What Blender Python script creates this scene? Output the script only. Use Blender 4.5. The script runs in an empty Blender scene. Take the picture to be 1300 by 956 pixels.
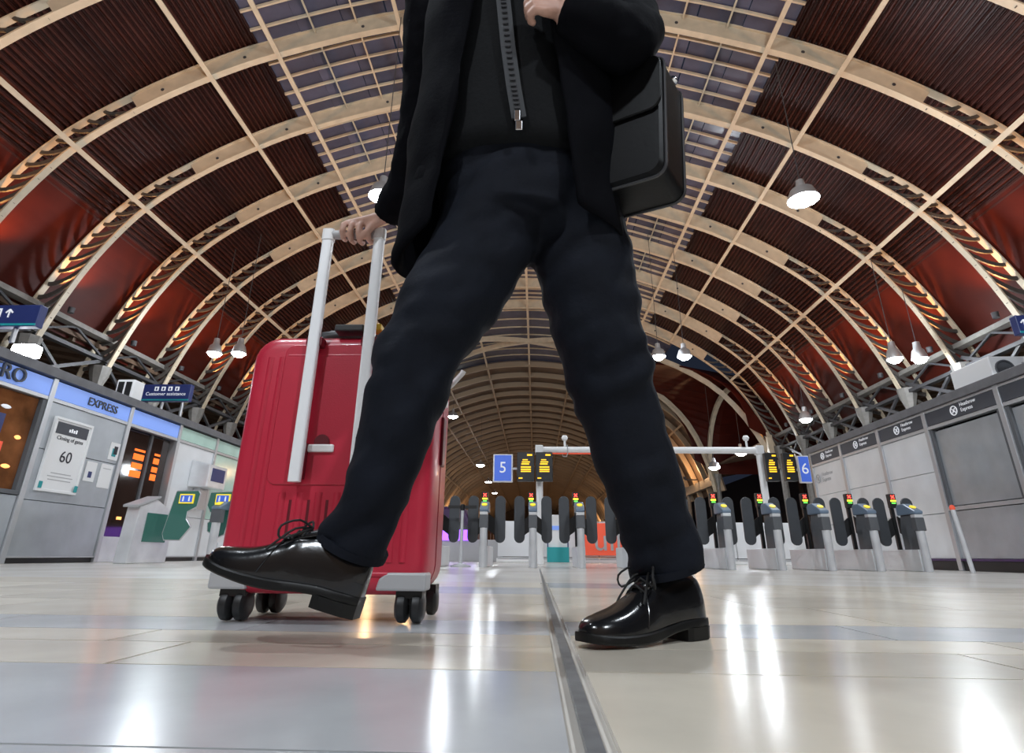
import bpy, bmesh, math, random
from mathutils import Vector, Matrix, noise
random.seed(7)
R_ = math.radians
# ------------------------------------------------------------------ camera
F_PX = 720.1; YAW, PITCH, ROLL, CAM_H = R_(-2.424), R_(20.679), R_(.546), .17
_fw = Vector((math.sin(YAW)*math.cos(PITCH), math.cos(YAW)*math.cos(PITCH), math.sin(PITCH)))
_r0 = Vector((math.cos(YAW), -math.sin(YAW), 0)); _u0 = _r0.cross(_fw)
_rt = _r0*math.cos(ROLL)+_u0*math.sin(ROLL); _up = _u0*math.cos(ROLL)-_r0*math.sin(ROLL)
CAM = Vector((0, 0, CAM_H))
cd = bpy.data.cameras.new('camera'); cam = bpy.data.objects.new('camera', cd)
bpy.context.scene.collection.objects.link(cam)
cd.sensor_width = 36; cd.lens = F_PX/1300*36; cd.shift_y = -44.5/1300; cd.clip_start = .02; cd.clip_end = 400
cam.matrix_world = Matrix(((_rt.x, _up.x, -_fw.x, 0), (_rt.y, _up.y, -_fw.y, 0), (_rt.z, _up.z, -_fw.z, CAM_H), (0, 0, 0, 1)))
bpy.context.scene.camera = cam
def P(x, y, Y):                     # pixel + distance down the hall -> point
    v = _rt*((x-650)/F_PX)+_up*((433.5-y)/F_PX)+_fw
    return CAM+v*(Y/v.y)
# ------------------------------------------------------------------ world and exposure
sc = bpy.context.scene
w = bpy.data.worlds.new('night_sky'); sc.world = w; w.use_nodes = True
w.node_tree.nodes['Background'].inputs[0].default_value = (.10, .13, .22, 1)
w.node_tree.nodes['Background'].inputs[1].default_value = .12
sc.view_settings.view_transform = 'Standard'; sc.view_settings.look = 'None'; sc.view_settings.gamma = 1
sc.view_settings.use_curve_mapping = False; sc.view_settings.exposure = 0.1
sc.cycles.use_denoising = True
FLOOD_W, UP_W = 850, 620
# ------------------------------------------------------------------ materials
MATS = {}
def mat(name, col, rough=.5, metal=0, emit=0, var=0, vscale=6, bump=0, bscale=60, coat=0, alpha=1, trans=0, rnd=0, wave=None, spec=.5):
    m = bpy.data.materials.new(name); m.use_nodes = True; nt = m.node_tree; b = nt.nodes['Principled BSDF']
    c = (*col, 1); b.inputs['Base Color'].default_value = c
    b.inputs['Roughness'].default_value = rough; b.inputs['Metallic'].default_value = metal
    b.inputs['Specular IOR Level'].default_value = spec; b.inputs['Coat Weight'].default_value = coat; b.inputs['Alpha'].default_value = alpha
    b.inputs['Transmission Weight'].default_value = trans
    if emit: b.inputs['Emission Color'].default_value = c; b.inputs['Emission Strength'].default_value = emit
    tc = nt.nodes.new('ShaderNodeTexCoord')
    if var or rnd:
        n = nt.nodes.new('ShaderNodeTexNoise'); n.inputs['Scale'].default_value = vscale; n.inputs['Detail'].default_value = 6
        nt.links.new(tc.outputs['Object'], n.inputs['Vector'])
        hs = nt.nodes.new('ShaderNodeHueSaturation'); hs.inputs['Color'].default_value = c
        mr = nt.nodes.new('ShaderNodeMapRange'); mr.inputs[1].default_value = .25; mr.inputs[2].default_value = .75
        mr.inputs[3].default_value = 1-var; mr.inputs[4].default_value = 1+var
        nt.links.new(n.outputs[0], mr.inputs[0]); last = mr.outputs[0]
        if rnd:
            oi = nt.nodes.new('ShaderNodeObjectInfo'); m2 = nt.nodes.new('ShaderNodeMapRange')
            m2.inputs[3].default_value = 1-rnd; m2.inputs[4].default_value = 1+rnd*.6
            nt.links.new(oi.outputs['Random'], m2.inputs[0]); mu = nt.nodes.new('ShaderNodeMath'); mu.operation = 'MULTIPLY'
            nt.links.new(last, mu.inputs[0]); nt.links.new(m2.outputs[0], mu.inputs[1]); last = mu.outputs[0]
        nt.links.new(last, hs.inputs['Value']); nt.links.new(hs.outputs[0], b.inputs['Base Color'])
    if bump:
        n2 = nt.nodes.new('ShaderNodeTexNoise'); n2.inputs['Scale'].default_value = bscale; n2.inputs['Detail'].default_value = 4
        if wave:
            mp = nt.nodes.new('ShaderNodeMapping'); mp.inputs['Scale'].default_value = wave
            nt.links.new(tc.outputs['Object'], mp.inputs['Vector']); nt.links.new(mp.outputs[0], n2.inputs['Vector'])
        else: nt.links.new(tc.outputs['Object'], n2.inputs['Vector'])
        bp = nt.nodes.new('ShaderNodeBump'); bp.inputs['Strength'].default_value = bump; bp.inputs['Distance'].default_value = .01
        nt.links.new(n2.outputs[0], bp.inputs['Height']); nt.links.new(bp.outputs[0], b.inputs['Normal'])
    MATS[name] = m; return m
mat('floor_slab', (.62, .59, .54), .22, var=.18, vscale=1.2)
mat('floor_tile', (.66, .60, .50), .19, var=.12, vscale=3.5, rnd=.14)
mat('floor_tile_grey', (.46, .47, .48), .19, var=.14, vscale=3.5, rnd=.14)
mat('floor_strip', (.22, .23, .24), .35, metal=.4, var=.25, vscale=30)
mat('rib_paint', (.58, .49, .36), .5, var=.14, vscale=3)
mat('lattice_iron', (.07, .062, .055), .5, var=.2)
mat('sheet', (.040, .0095, .006), .42, var=.25, vscale=1.5, spec=.3)
mat('plain_panel', (.055, .007, .0035), .5, var=.25, vscale=1.2, spec=.12)
mat('pane', (.085, .085, .135), .25, rnd=.25, var=.15, vscale=2)
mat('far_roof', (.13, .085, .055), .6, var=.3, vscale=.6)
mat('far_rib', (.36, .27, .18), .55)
mat('girder', (.20, .19, .175), .5, var=.2)
mat('dark_iron', (.05, .05, .055), .5)
mat('aisle_board', (.13, .08, .05), .7, var=.4, vscale=2)
mat('dark_wall', (.03, .026, .03), .8, var=.3)
mat('steel', (.74, .75, .77), .3, metal=.35, var=.12, vscale=4)
mat('steel_panel', (.46, .49, .52), .34, metal=.5, var=.14, vscale=2.2, bump=.05, bscale=8)
mat('bright_panel', (.78, .80, .82), .36, metal=.15, var=.07, vscale=2)
mat('alu', (.60, .61, .63), .35, metal=.7)
mat('ledge', (.13, .13, .14), .45, var=.2)
mat('sign_blue', (.22, .36, .85), .35, emit=.28)
mat('navy', (.02, .03, .12), .35, emit=.15)
mat('teal', (.02, .32, .34), .4)
mat('sign_grey', (.055, .06, .075), .4)
mat('white', (.82, .82, .82), .4)
mat('white_ink', (.85, .86, .9), .5, emit=.25)
mat('black', (.012, .012, .013), .4)
mat('black_ink', (.02, .02, .03), .5)
mat('lamp_white', (.93, .97, 1.0), .4, emit=40)
mat('lamp_warm', (1.0, .55, .2), .4, emit=14)
mat('glow_warm', (1.0, .42, .12), .5, emit=1.6)
mat('window_glass', (.16, .06, .022), .06, var=.7, vscale=2.6, emit=.06)
mat('door_glass', (.035, .02, .016), .05)
mat('green_glass', (.06, .19, .155), .08, coat=.5)
mat('mint_glass', (.50, .68, .60), .12, var=.15, vscale=2)
mat('board_yellow', (1.0, .55, .02), .5, emit=1.1)
mat('reflected_orange', (1.0, .16, .015), .5, emit=1.0)
mat('platform_blue', (.06, .14, .62), .4, emit=.35)
mat('paddle', (.055, .06, .068), .42, var=.1)
mat('collar', (.10, .105, .115), .5)
mat('reader', (.16, .22, .30), .35)
mat('reader_yellow', (.95, .72, .05), .4, emit=.5)
mat('led_red', (1, .06, .04), .4, emit=3)
mat('led_green', (.15, .9, .1), .4, emit=1.5)
mat('led_yellow', (1, .8, .05), .4, emit=1.5)
mat('poster_red', (.75, .09, .04), .5, emit=.25)
mat('hoarding', (.75, .76, .78), .5)
mat('purple_glow', (.35, .12, 1.0), .5, emit=1.6)
mat('purple_dark', (.06, .02, .10), .4)
mat('case_red', (.50, .022, .050), .36, var=.06, coat=.1, bump=.04, bscale=220)
mat('case_dark', (.13, .006, .014), .4)
mat('case_grey', (.42, .42, .43), .4)
mat('rubber', (.012, .012, .013), .45)
mat('tube_white', (.90, .91, .93), .3)
mat('tag_yellow', (.75, .50, .04), .5)
mat('denim', (.0065, .0082, .0135), .8, var=.3, vscale=14, bump=.12, bscale=90, spec=.14)
mat('coat_wool', (.0028, .003, .0045), .85, var=.3, bump=.1, bscale=120, spec=.06)
mat('sweater', (.0045, .005, .006), .7, var=.25, bump=.15, bscale=80, spec=.1)
mat('leather', (.008, .008, .009), .2, coat=.4, bump=.05, bscale=60)
mat('sole', (.006, .006, .006), .45, spec=.3)
mat('bag_leather', (.0025, .0025, .003), .42, bump=.03, bscale=90, spec=.16)
mat('bag_edge', (.03, .03, .034), .35)
mat('chrome', (.8, .8, .82), .15, metal=1)
mat('skin', (.52, .30, .23), .5, var=.12, vscale=20)
mat('hair', (.02, .014, .01), .6)
mat('lace', (.01, .01, .01), .7)
mat('zip_tape', (.022, .025, .03), .6)
# ------------------------------------------------------------------ mesh helpers
COL = sc.collection
def wmat(o): return (wmat(o.parent) if o.parent else Matrix.Identity(4)) @ o.matrix_basis
class MB:
    def __init__(s): s.v = []; s.f = []
    def add(s, vs, fs):
        o = len(s.v); s.v += [Vector(v) for v in vs]; s.f += [tuple(i+o for i in f) for f in fs]; return s
    def box(s, c, size, rot=None):
        c = Vector(c); a = Vector(size)/2; M = rot or Matrix.Identity(3)
        vs = [c+M@Vector((x*a.x, y*a.y, z*a.z)) for x in (-1, 1) for y in (-1, 1) for z in (-1, 1)]
        return s.add(vs, [(0, 1, 3, 2), (4, 6, 7, 5), (0, 4, 5, 1), (2, 3, 7, 6), (0, 2, 6, 4), (1, 5, 7, 3)])
    def bar(s, a, b, w, h=None, up=(0, 0, 1)):
        a = Vector(a); b = Vector(b); d = (b-a); L = d.length; d.normalize(); up = Vector(up)
        if abs(d.dot(up)) > .99: up = Vector((1, 0, 0))
        x = d.cross(up).normalized(); z = x.cross(d)
        return s.box((a+b)/2, (w, L, h or w), Matrix((x, d, z)).transposed())
    def rings(s, rings, caps=True, closed=True):
        n = len(rings[0]); vs = [p for r in rings for p in r]; fs = []
        for i in range(len(rings)-1):
            for j in range(n if closed else n-1):
                k = (j+1) % n; fs.append((i*n+j, i*n+k, (i+1)*n+k, (i+1)*n+j))
        if caps and closed: fs += [tuple(range(n))[::-1], tuple((len(rings)-1)*n+j for j in range(n))]
        return s.add(vs, fs)
    def tube(s, pts, r, n=10, caps=True, flat=1):
        pts = [Vector(p) for p in pts]; rs = r if isinstance(r, (list, tuple)) else [r]*len(pts); rings = []; ref = None
        for i, p in enumerate(pts):
            d = (pts[min(i+1, len(pts)-1)]-pts[max(i-1, 0)]).normalized()
            if ref is None: ref = Vector((0, 0, 1)) if abs(d.z) < .9 else Vector((1, 0, 0))
            x = d.cross(ref).normalized(); y = d.cross(x).normalized(); ref = -y if False else x.cross(d)
            rings.append([p+x*math.cos(t)*rs[i]+y*math.sin(t)*rs[i]*flat for t in (2*math.pi*j/n for j in range(n))])
        return s.rings(rings, caps)
    def lathe(s, prof, n=16, c=(0, 0, 0)):
        c = Vector(c)
        return s.rings([[c+Vector((r*math.cos(2*math.pi*j/n), r*math.sin(2*math.pi*j/n), z)) for j in range(n)] for r, z in prof])
    def prism(s, poly, a, b, fn):   # poly 2D -> fn(u,v,t)
        n = len(poly)
        return s.rings([[fn(u, v, a) for u, v in poly], [fn(u, v, b) for u, v in poly]])
    def mesh(s, name, m, smooth=False):
        me = bpy.data.meshes.new(name); me.from_pydata([tuple(v) for v in s.v], [], s.f)
        bm = bmesh.new(); bm.from_mesh(me); bmesh.ops.recalc_face_normals(bm, faces=bm.faces); bm.to_mesh(me); bm.free()
        me.materials.append(MATS[m])
        if smooth:
            for p in me.polygons: p.use_smooth = True
            if smooth != 'all':
                try: me.set_sharp_from_angle(angle=R_(smooth if smooth is not True else 40))
                except Exception: pass
        return me
    def obj(s, name, m, parent=None, smooth=False, world=False, bevel=0, seg=2):
        if world and parent:
            inv = wmat(parent).inverted(); s.v = [inv@v for v in s.v]
        o = bpy.data.objects.new(name, s.mesh(name, m, smooth)); COL.objects.link(o)
        if parent: o.parent = parent
        if bevel:
            b = o.modifiers.new('bevel', 'BEVEL'); b.width = bevel; b.segments = seg; b.limit_method = 'ANGLE'
        return o
def tag(o, label=None, cat=None, group=None, kind=None):
    if label: o['label'] = label
    if cat: o['category'] = cat
    if group: o['group'] = group
    if kind: o['kind'] = kind
    return o
def empty(name, loc=(0, 0, 0), rz=0, parent=None):
    o = bpy.data.objects.new(name, None); COL.objects.link(o); o.empty_display_size = .1
    o.matrix_basis = Matrix.Translation(Vector(loc)) @ Matrix.Rotation(rz, 4, 'Z')
    if parent: o.parent = parent
    return o
def inst(name, me, parent, M=None):
    o = bpy.data.objects.new(name, me); COL.objects.link(o); o.parent = parent
    if M is not None: o.matrix_basis = M
    return o
def copy_tree(o, parent=None):
    c = o.copy(); COL.objects.link(c); c.parent = parent
    for ch in list(o.children): copy_tree(ch, c)
    return c
def text(name, body, size, m, parent, loc, xdir, updir=(0, 0, 1), ext=.004, align='CENTER', shear=0):
    cu = bpy.data.curves.new(name, 'FONT'); cu.body = body; cu.size = size; cu.extrude = ext; cu.align_x = align; cu.align_y = 'CENTER'; cu.shear = shear
    cu.resolution_u = 3
    t = bpy.data.objects.new(name+'_tmp', cu); COL.objects.link(t); bpy.context.view_layer.update()
    me = bpy.data.meshes.new_from_object(t.evaluated_get(bpy.context.evaluated_depsgraph_get())); bpy.data.objects.remove(t)
    me.materials.clear(); me.materials.append(MATS[m])
    o = bpy.data.objects.new(name, me); COL.objects.link(o)
    x = Vector(xdir).normalized(); y = Vector(updir).normalized(); z = x.cross(y)
    M = Matrix((x, y, z)).transposed().to_4x4(); M.translation = Vector(loc)
    if parent: o.parent = parent; M = parent.matrix_basis.inverted() @ M
    o.matrix_basis = M; return o
def light(name, kind, loc, energy, col=(1, 1, 1), size=.2, parent=None, aim=None, cone=100, blend=.6):
    l = bpy.data.lights.new(name, kind); l.energy = energy; l.color = col; l.shadow_soft_size = size
    if kind == 'SPOT': l.spot_size = R_(cone); l.spot_blend = blend
    o = bpy.data.objects.new(name, l); COL.objects.link(o); M = Matrix.Translation(Vector(loc))
    if aim is not None: M = M @ (Vector(aim)-Vector(loc)).to_track_quat('-Z', 'Y').to_matrix().to_4x4()
    if parent: o.parent = parent; M = parent.matrix_basis.inverted() @ M
    o.matrix_basis = M; return o
def circ(c, r, n=16): return [(c[0]+r*math.cos(2*math.pi*i/n), c[1]+r*math.sin(2*math.pi*i/n)) for i in range(n)]

# ================================================================== FLOOR
floor = MB().box((0, 85, -.06), (70, 226, .1)).obj('floor', 'floor_slab'); tag(floor, kind='structure')
ROWS = [.15, .62, 1.03, 1.28, 1.47, 1.76, 2.35, 2.95, 3.55, 4.2]     # courses of stone across the hall
SX = .055
for i in range(len(ROWS)-1):
    y0, y1 = ROWS[i], ROWS[i+1]; wd = .92 if i % 2 else .74; off = (.0, .31, .17)[i % 3]
    mes = [MB().box((0, 0, -.004), (wd-.005, y1-y0-.005, .014)).mesh('floor_tile', q) for q in ('floor_tile', 'floor_tile_grey')]
    half = int((y1*1.0+1.0)/wd)+1
    for side in (-1, 1):
        for k in range(half):
            x = SX+side*(.022+wd*(k+.5)+(off if k >= 0 else 0)*0)
            grey = i == 4 or (i < 2 and side < 0) or (i > 4 and (k*7+i*3+side) % 5 == 0)
            inst('tile', mes[1 if grey else 0], floor, Matrix.Translation((x, (y0+y1)/2, -.0045)))
far = MB()
far.box((0, 4.2+95, -.006), (69, 190, .008))
ff = far.obj('paving', 'floor_slab', floor)
MB().box((SX, 4.2, -.002), (.017, 8.3, .009)).obj('expansion_strip', 'floor_strip', floor)

# ================================================================== ROOF
XC, Y0, SP = -.45, 12.51, 3.05
_pts = [(0, 15.28), (3.6, 14.95), (7.05, 13.91), (8.97, 13.05), (10.8, 11.93), (12.37, 10.57), (13.45, 9.0), (14.15, 7.5), (14.65, 6.0), (14.8, 5.3)]
def _cr(p0, p1, p2, p3, t):
    return tuple(.5*((2*b)+(-a+c)*t+(2*a-5*b+4*c-d)*t*t+(-a+3*b-3*c+d)*t**3) for a, b, c, d in zip(p0, p1, p2, p3))
HALF = []
ext = [(-3.6, 14.95)]+_pts+[(14.9, 4.5)]
for i in range(1, len(ext)-2):
    for k in range(6): HALF.append(_cr(ext[i-1], ext[i], ext[i+1], ext[i+2], k/6))
HALF.append(_pts[-1])
ARC = [0]
for a, b in zip(HALF, HALF[1:]): ARC.append(ARC[-1]+math.dist(a, b))
LT = ARC[-1]
def prof(s):                        # signed arc length -> point (x, z), outward normal (x, z)
    a = min(abs(s), LT-1e-4); i = max(k for k in range(len(ARC)-1) if ARC[k] <= a); t = (a-ARC[i])/(ARC[i+1]-ARC[i])
    p, q = HALF[i], HALF[i+1]; d = p[0]+(q[0]-p[0])*t; z = p[1]+(q[1]-p[1])*t
    tx, tz = q[0]-p[0], q[1]-p[1]; L = math.hypot(tx, tz); nx, nz = -tz/L, tx/L
    sg = 1 if s >= 0 else -1
    return Vector((XC+sg*d, 0, z-.021*sg*d)), Vector((sg*nx, 0, nz))
def arc_of(d):
    for k in range(len(HALF)-1):
        if HALF[k+1][0] >= d: return ARC[k]+(ARC[k+1]-ARC[k])*(d-HALF[k][0])/(HALF[k+1][0]-HALF[k][0])
    return LT
S_SKY, S_LAT, S_SHEET = arc_of(7.55), arc_of(10.9), arc_of(13.2)
def depth(s):
    a = abs(s); return .60 if a < S_LAT else .60+.36*(a-S_LAT)/(LT-S_LAT)
def band(mb, s0, s1, n, o0, o1, y0, y1):   # swept box between offsets along the profile
    rings = []
    for i in range(n+1):
        s = s0+(s1-s0)*i/n; p, nn = prof(s); dd = depth(s)
        a = p+nn*(o0 if o0 is not None else 0)*(dd if abs(o0) > 2 else 1); e0 = o0(dd) if callable(o0) else o0; e1 = o1(dd) if callable(o1) else o1
        a = p+nn*e0; b = p+nn*e1
        rings.append([a+Vector((0, y0, 0)), b+Vector((0, y0, 0)), b+Vector((0, y1, 0)), a+Vector((0, y1, 0))])
    return mb.rings(rings)
def band2(mb, s0, s1, n, f0, f1, y0, y1):
    rings = []
    for i in range(n+1):
        s = s0+(s1-s0)*i/n; p, nn = prof(s); a = p+nn*f0(s); b = p+nn*f1(s)
        rings.append([a+Vector((0, y0, 0)), b+Vector((0, y0, 0)), b+Vector((0, y1, 0)), a+Vector((0, y1, 0))])
    return mb.rings(rings)
ceiling = tag(empty('ceiling'), kind='structure')
rm = MB()
band2(rm, -LT, LT, 96, lambda s: 0, lambda s: .05, -.095, .095)
band2(rm, -LT, LT, 96, lambda s: depth(s)-.04, lambda s: depth(s), -.10, .10)
band2(rm, -S_LAT, S_LAT, 60, lambda s: .05, lambda s: depth(s)-.04, -.035, .035)
RIB = rm.mesh('rib', 'rib_paint')
# one curved strut of the open lattice, unit depth, in (u along, v outwards)
sm = MB(); path = []
for i in range(7):
    t = i/6; path.append(Vector((-.55+1.1*t+.22*math.sin(t*math.pi), 0, .05+.9*t)))
for a, b in zip(path, path[1:]): sm.bar(a, b, .15, .06, (0, 1, 0))
STRUT = sm.mesh('strut', 'lattice_iron')
boss = MB(); boss.lathe([(.05, -.05), (.05, .05)], 10)
for v in boss.v: v.y, v.z = v.z, v.y
BOSS = boss.mesh('bolt_boss', 'dark_iron')
KS = list(range(-2, 8))
for k in KS:
    rib = inst('rib', RIB, ceiling, Matrix.Translation((0, Y0+SP*k, 0)))
    for sg in (-1, 1):
        n = 15
        for i in range(n):
            s = S_LAT+.25+(LT-.9-S_LAT)*(i+.5)/n; p, nn = prof(sg*s); tt = Vector((nn.z, 0, -nn.x))*sg
            dd = depth(s)
            M = Matrix(((tt.x*dd, 0, nn.x*dd, p.x), (tt.y, 1, nn.y, 0), (tt.z*dd, 0, nn.z*dd, p.z), (0, 0, 0, 1)))
            inst('strut', STRUT, rib, M)
        if k >= -1:
            for d in (4.6, 8.0, 10.2):
                p, nn = prof(sg*arc_of(d)); inst('bolt_boss', BOSS, rib, Matrix.Translation(p+nn*.28))
# corrugated sheets, plain coving and glazing, one per bay
def corr(sg):
    mb = MB(); pitch = .155; n = int((S_SHEET-S_SKY)/pitch); rows = [[], []]
    for i in range(n):
        for u, h in ((0, 0), (.30, 0), (.5, .10), (.80, .10)):
            s = sg*(S_SKY+pitch*(i+u)); p, nn = prof(s); q = p+nn*(depth(s)+.02+h)
            rows[0].append(q.copy()); rows[1].append(q+Vector((0, SP, 0)))
    m = len(rows[0]); mb.add(rows[0]+rows[1], [(j, j+1, m+j+1, m+j) for j in range(m-1)])
    # upper skin so that it has a thickness
    up = []
    for row in rows: up += [v+Vector((0, 0, .05)) for v in row]
    mb.add(up, [(j, m+j, m+j+1, j+1) for j in range(m-1)])
    return mb
CORR = {sg: corr(sg).mesh('corrugated_sheet', 'sheet') for sg in (-1, 1)}
PLAIN = {}
for sg in (-1, 1):
    mb = MB(); band2(mb, sg*(S_SHEET-.4), sg*(LT-1.1), 10, lambda s: depth(s)+.03, lambda s: depth(s)+.08, 0, SP); PLAIN[sg] = mb.mesh('plain_coving', 'plain_panel')
PNX, PNY = 12, 5
pw = 2*S_SKY/PNX
PANE = MB().box((0, 0, 0), (pw*1.0, SP/PNY, .02)).mesh('pane', 'pane')
GB = MB()
for i in range(PNX):
    a, na = prof(-S_SKY+pw*i); b, nb = prof(-S_SKY+pw*(i+1)); GB.bar(a+na*.52, b+nb*.52, .055, .09)
GBAR = GB.mesh('glazing_bar', 'rib_paint')
stuff = MB()
for k in KS[:-1]:
    y = Y0+SP*k
    for sg in (-1, 1):
        inst('corrugated_sheet', CORR[sg], ceiling, Matrix.Translation((0, y, 0)))
        inst('plain_coving', PLAIN[sg], ceiling, Matrix.Translation((0, y, 0)))
    for j in range(1, PNY): inst('glazing_bar', GBAR, ceiling, Matrix.Translation((0, y+SP*j/PNY, 0)))
    for i in range(PNX):
        p, nn = prof(-S_SKY+pw*(i+.5)); q = p+nn*.60; rot = Matrix.Rotation(math.atan2(nn.x, nn.z), 3, 'Y')
        for j in range(PNY):
            c = q+Vector((0, y+SP*(j+.5)/PNY, 0))
            if -1 <= k <= 3: inst('pane', PANE, ceiling, Matrix.Translation(c) @ rot.to_4x4())
            else: stuff.box(c, (pw, SP/PNY, .02), rot)
tag(stuff.obj('skylight_panes', 'pane', ceiling), kind='stuff')
YA, YB = Y0+SP*KS[0], Y0+SP*KS[-1]
for d, wv in ((0, .13), (3.55, .11), (7.12, .13), (9.0, .13), (12.4, .14)):
    for sg in ((-1, 1) if d else (1,)):
        p, nn = prof(sg*arc_of(d)); mb = MB(); mb.bar(p+nn*.02+Vector((0, YA, 0)), p+nn*.02+Vector((0, YB, 0)), wv, .12, nn); mb.obj('purlin', 'rib_paint', ceiling)
for d in (1.25, 2.4, 4.75, 5.95):
    for sg in (-1, 1):
        p, nn = prof(sg*arc_of(d)); mb = MB(); mb.bar(p+nn*.5+Vector((0, YA, 0)), p+nn*.5+Vector((0, YB, 0)), .05, .09, nn); mb.obj('glazing_rail', 'rib_paint', ceiling)
# side girders, columns and braces
XL, XR = XC-14.95, XC+14.75
for x, z in ((XL, 7.3), (XR, 6.9)):
    g = MB(); g.box((x, (YA+YB)/2, z), (.34, YB-YA, .16)); g.obj('girder', 'girder', ceiling)
    g = MB(); g.box((x, (YA+YB)/2, z-.75), (.22, YB-YA, .12)); g.obj('girder', 'dark_iron', ceiling)
    wm = MB().bar((x, 0, z-.7), (x, SP/2, z-.06), .07, .07).mesh('web_bar', 'dark_iron'); wn = MB().bar((x, SP/2, z-.06), (x, SP, z-.7), .07, .07).mesh('web_bar', 'dark_iron')
    for k in KS[:-1]:
        inst('web_bar', wm, ceiling, Matrix.Translation((0, Y0+SP*k, 0))); inst('web_bar', wn, ceiling, Matrix.Translation((0, Y0+SP*k, 0)))
CM = MB(); CM.lathe([(.30, 0), (.30, .5), (.2, .6), (.18, 5.6), (.3, 6.0), (.34, 6.3)], 8)
COLM = CM.mesh('column', 'girder', 30)
BR = MB(); BR.bar((0, .2, 5.3), (0, SP-.1, 6.5), .12, .12); BR.bar((0, SP-.2, 4.6), (0, .1, 6.5), .09, .09)
BRM = BR.mesh('brace', 'dark_iron')
for k in KS:
    for x in (XL, XR):
        inst('column', COLM, ceiling, Matrix.Translation((x, Y0+SP*k, 0)))
        if k < 7: inst('brace', BRM, ceiling, Matrix.Translation((x, Y0+SP*k, 0)))
# side aisles behind the girders
for x, sg in ((XL, -1), (XR, 1)):
    a = MB(); a.add([(x+sg*.2, -4, 7.0), (x+sg*11, -4, 9.0), (x+sg*11, 60, 9.0), (x+sg*.2, 60, 7.0), (x+sg*.2, -4, 7.15), (x+sg*11, -4, 9.15), (x+sg*11, 60, 9.15), (x+sg*.2, 60, 7.15)],
        [(0, 1, 2, 3), (4, 7, 6, 5), (0, 4, 5, 1), (1, 5, 6, 2), (2, 6, 7, 3), (3, 7, 4, 0)]); a.obj('aisle_roof', 'aisle_board', ceiling)
    jm = MB().bar((x+sg*.3, 0, 6.95), (x+sg*10.8, 0, 8.9), .12, .16).mesh('aisle_joist', 'aisle_board')
    for q in range(22): inst('joist', jm, ceiling, Matrix.Translation((0, 4+q*1.5, 0)))
for nm, x in (('wall_left', XL-11), ('wall_right', XR+11)):
    wl = MB().box((x, 85, 4.6), (.3, 210, 9.2)).obj(nm, 'dark_wall'); tag(wl, kind='structure')
    for q in range(14): MB().box((x+(.2 if x < 0 else -.2), 4+q*4, 4), (.25, .5, 8)).obj('pilaster', 'aisle_board', wl)
# crossing: arches of the side vaults, groin ribs and the dark sheets between
YC0, YC1 = YB, YB+12.2
def tarch(t): a = math.pi*t; return (YC0+YC1)/2-math.cos(a)*6.1, 5.8+math.sin(a)**.9*5.6
for x in (XL+.5, XR-.5, XL-4, XR+4, XL-8, XR+8):
    mb = MB(); pts = [Vector((x, *tarch(i/20))) for i in range(21)]
    for a, b in zip(pts, pts[1:]): mb.bar(a, b, .26, .3, (1, 0, 0))
    mb.obj('transept_arch', 'rib_paint', ceiling)
for sg in (-1, 1):
    for e0, e1 in ((YC0, YC1), (YC1, YC0)):
        mb = MB(); pts = []
        for i in range(19):
            t = i/18; p, nn = prof(sg*LT*(1-t)); pts.append(Vector((p.x*.98, e0+(e1-e0)*t*.5, p.z)))
        for a, b in zip(pts, pts[1:]): mb.bar(a, b, .26, .32)
        mb.obj('groin_rib', 'rib_paint', ceiling)
    mb = MB(); rows = []
    for i in range(25):
        y, z = tarch(i/24); a = abs(y-(YC0+YC1)/2)/6.1
        rows.append([Vector((sg*(7.2+5.5*a**1.5), y, z+1.6+.0*a)), Vector((sg*14.6, y, z+.5)), Vector((sg*24.5, y, z+.5)), Vector((sg*24.5, y, z+.62)), Vector((sg*14.6, y, z+.62)), Vector((sg*(7.2+5.5*a**1.5), y, z+1.72))])
    mb.rings(rows); mb.obj('transept_vault', 'plain_panel', ceiling)
    for x in (17, 20):
        pass
mb = MB()
band2(mb, -arc_of(9.2), arc_of(9.2), 30, lambda s: .6, lambda s: .66, YC0, YC1); mb.obj('crossing_skylight', 'pane', ceiling)
for q in range(1, 8): 
    mb = MB(); band2(mb, -arc_of(9.1), arc_of(9.1), 30, lambda s: .5, lambda s: .58, -.04, .04)
    o = mb.obj('glazing_bar', 'rib_paint', ceiling); o.location.y = YC0+q*1.52
for d in (0, 3.55, 7.12):
    for sg in ((-1, 1) if d else (1,)):
        p, nn = prof(sg*arc_of(d)); mb = MB(); mb.bar(p+nn*.2+Vector((0, YC0, 0)), p+nn*.2+Vector((0, YC1, 0)), .14, .14, nn); mb.obj('purlin', 'rib_paint', ceiling)
# the hall beyond the crossing
YF = 190
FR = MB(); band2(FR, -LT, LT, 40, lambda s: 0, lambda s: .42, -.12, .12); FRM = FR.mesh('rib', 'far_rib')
y = YC1
while y < YF:
    inst('rib', FRM, ceiling, Matrix.Translation((0, y, 0))); y += SP
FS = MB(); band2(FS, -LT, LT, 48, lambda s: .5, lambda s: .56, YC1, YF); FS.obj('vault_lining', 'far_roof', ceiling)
for d in (0, 3.55, 7.12, 9.0, 12.4):
    for sg in ((-1, 1) if d else (1,)):
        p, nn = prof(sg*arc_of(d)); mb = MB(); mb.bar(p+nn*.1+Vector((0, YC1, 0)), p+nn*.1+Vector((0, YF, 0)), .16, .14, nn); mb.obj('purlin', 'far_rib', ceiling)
for x in (XL, XR):
    y = YC1
    while y < YF:
        inst('column', COLM, ceiling, Matrix.Translation((x, y, 0))); y += SP*3
    mb = MB(); mb.box((x, (YC1+YF)/2, 5.9), (.4, YF-YC1, .7)); mb.obj('girder', 'girder', ceiling)
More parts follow.
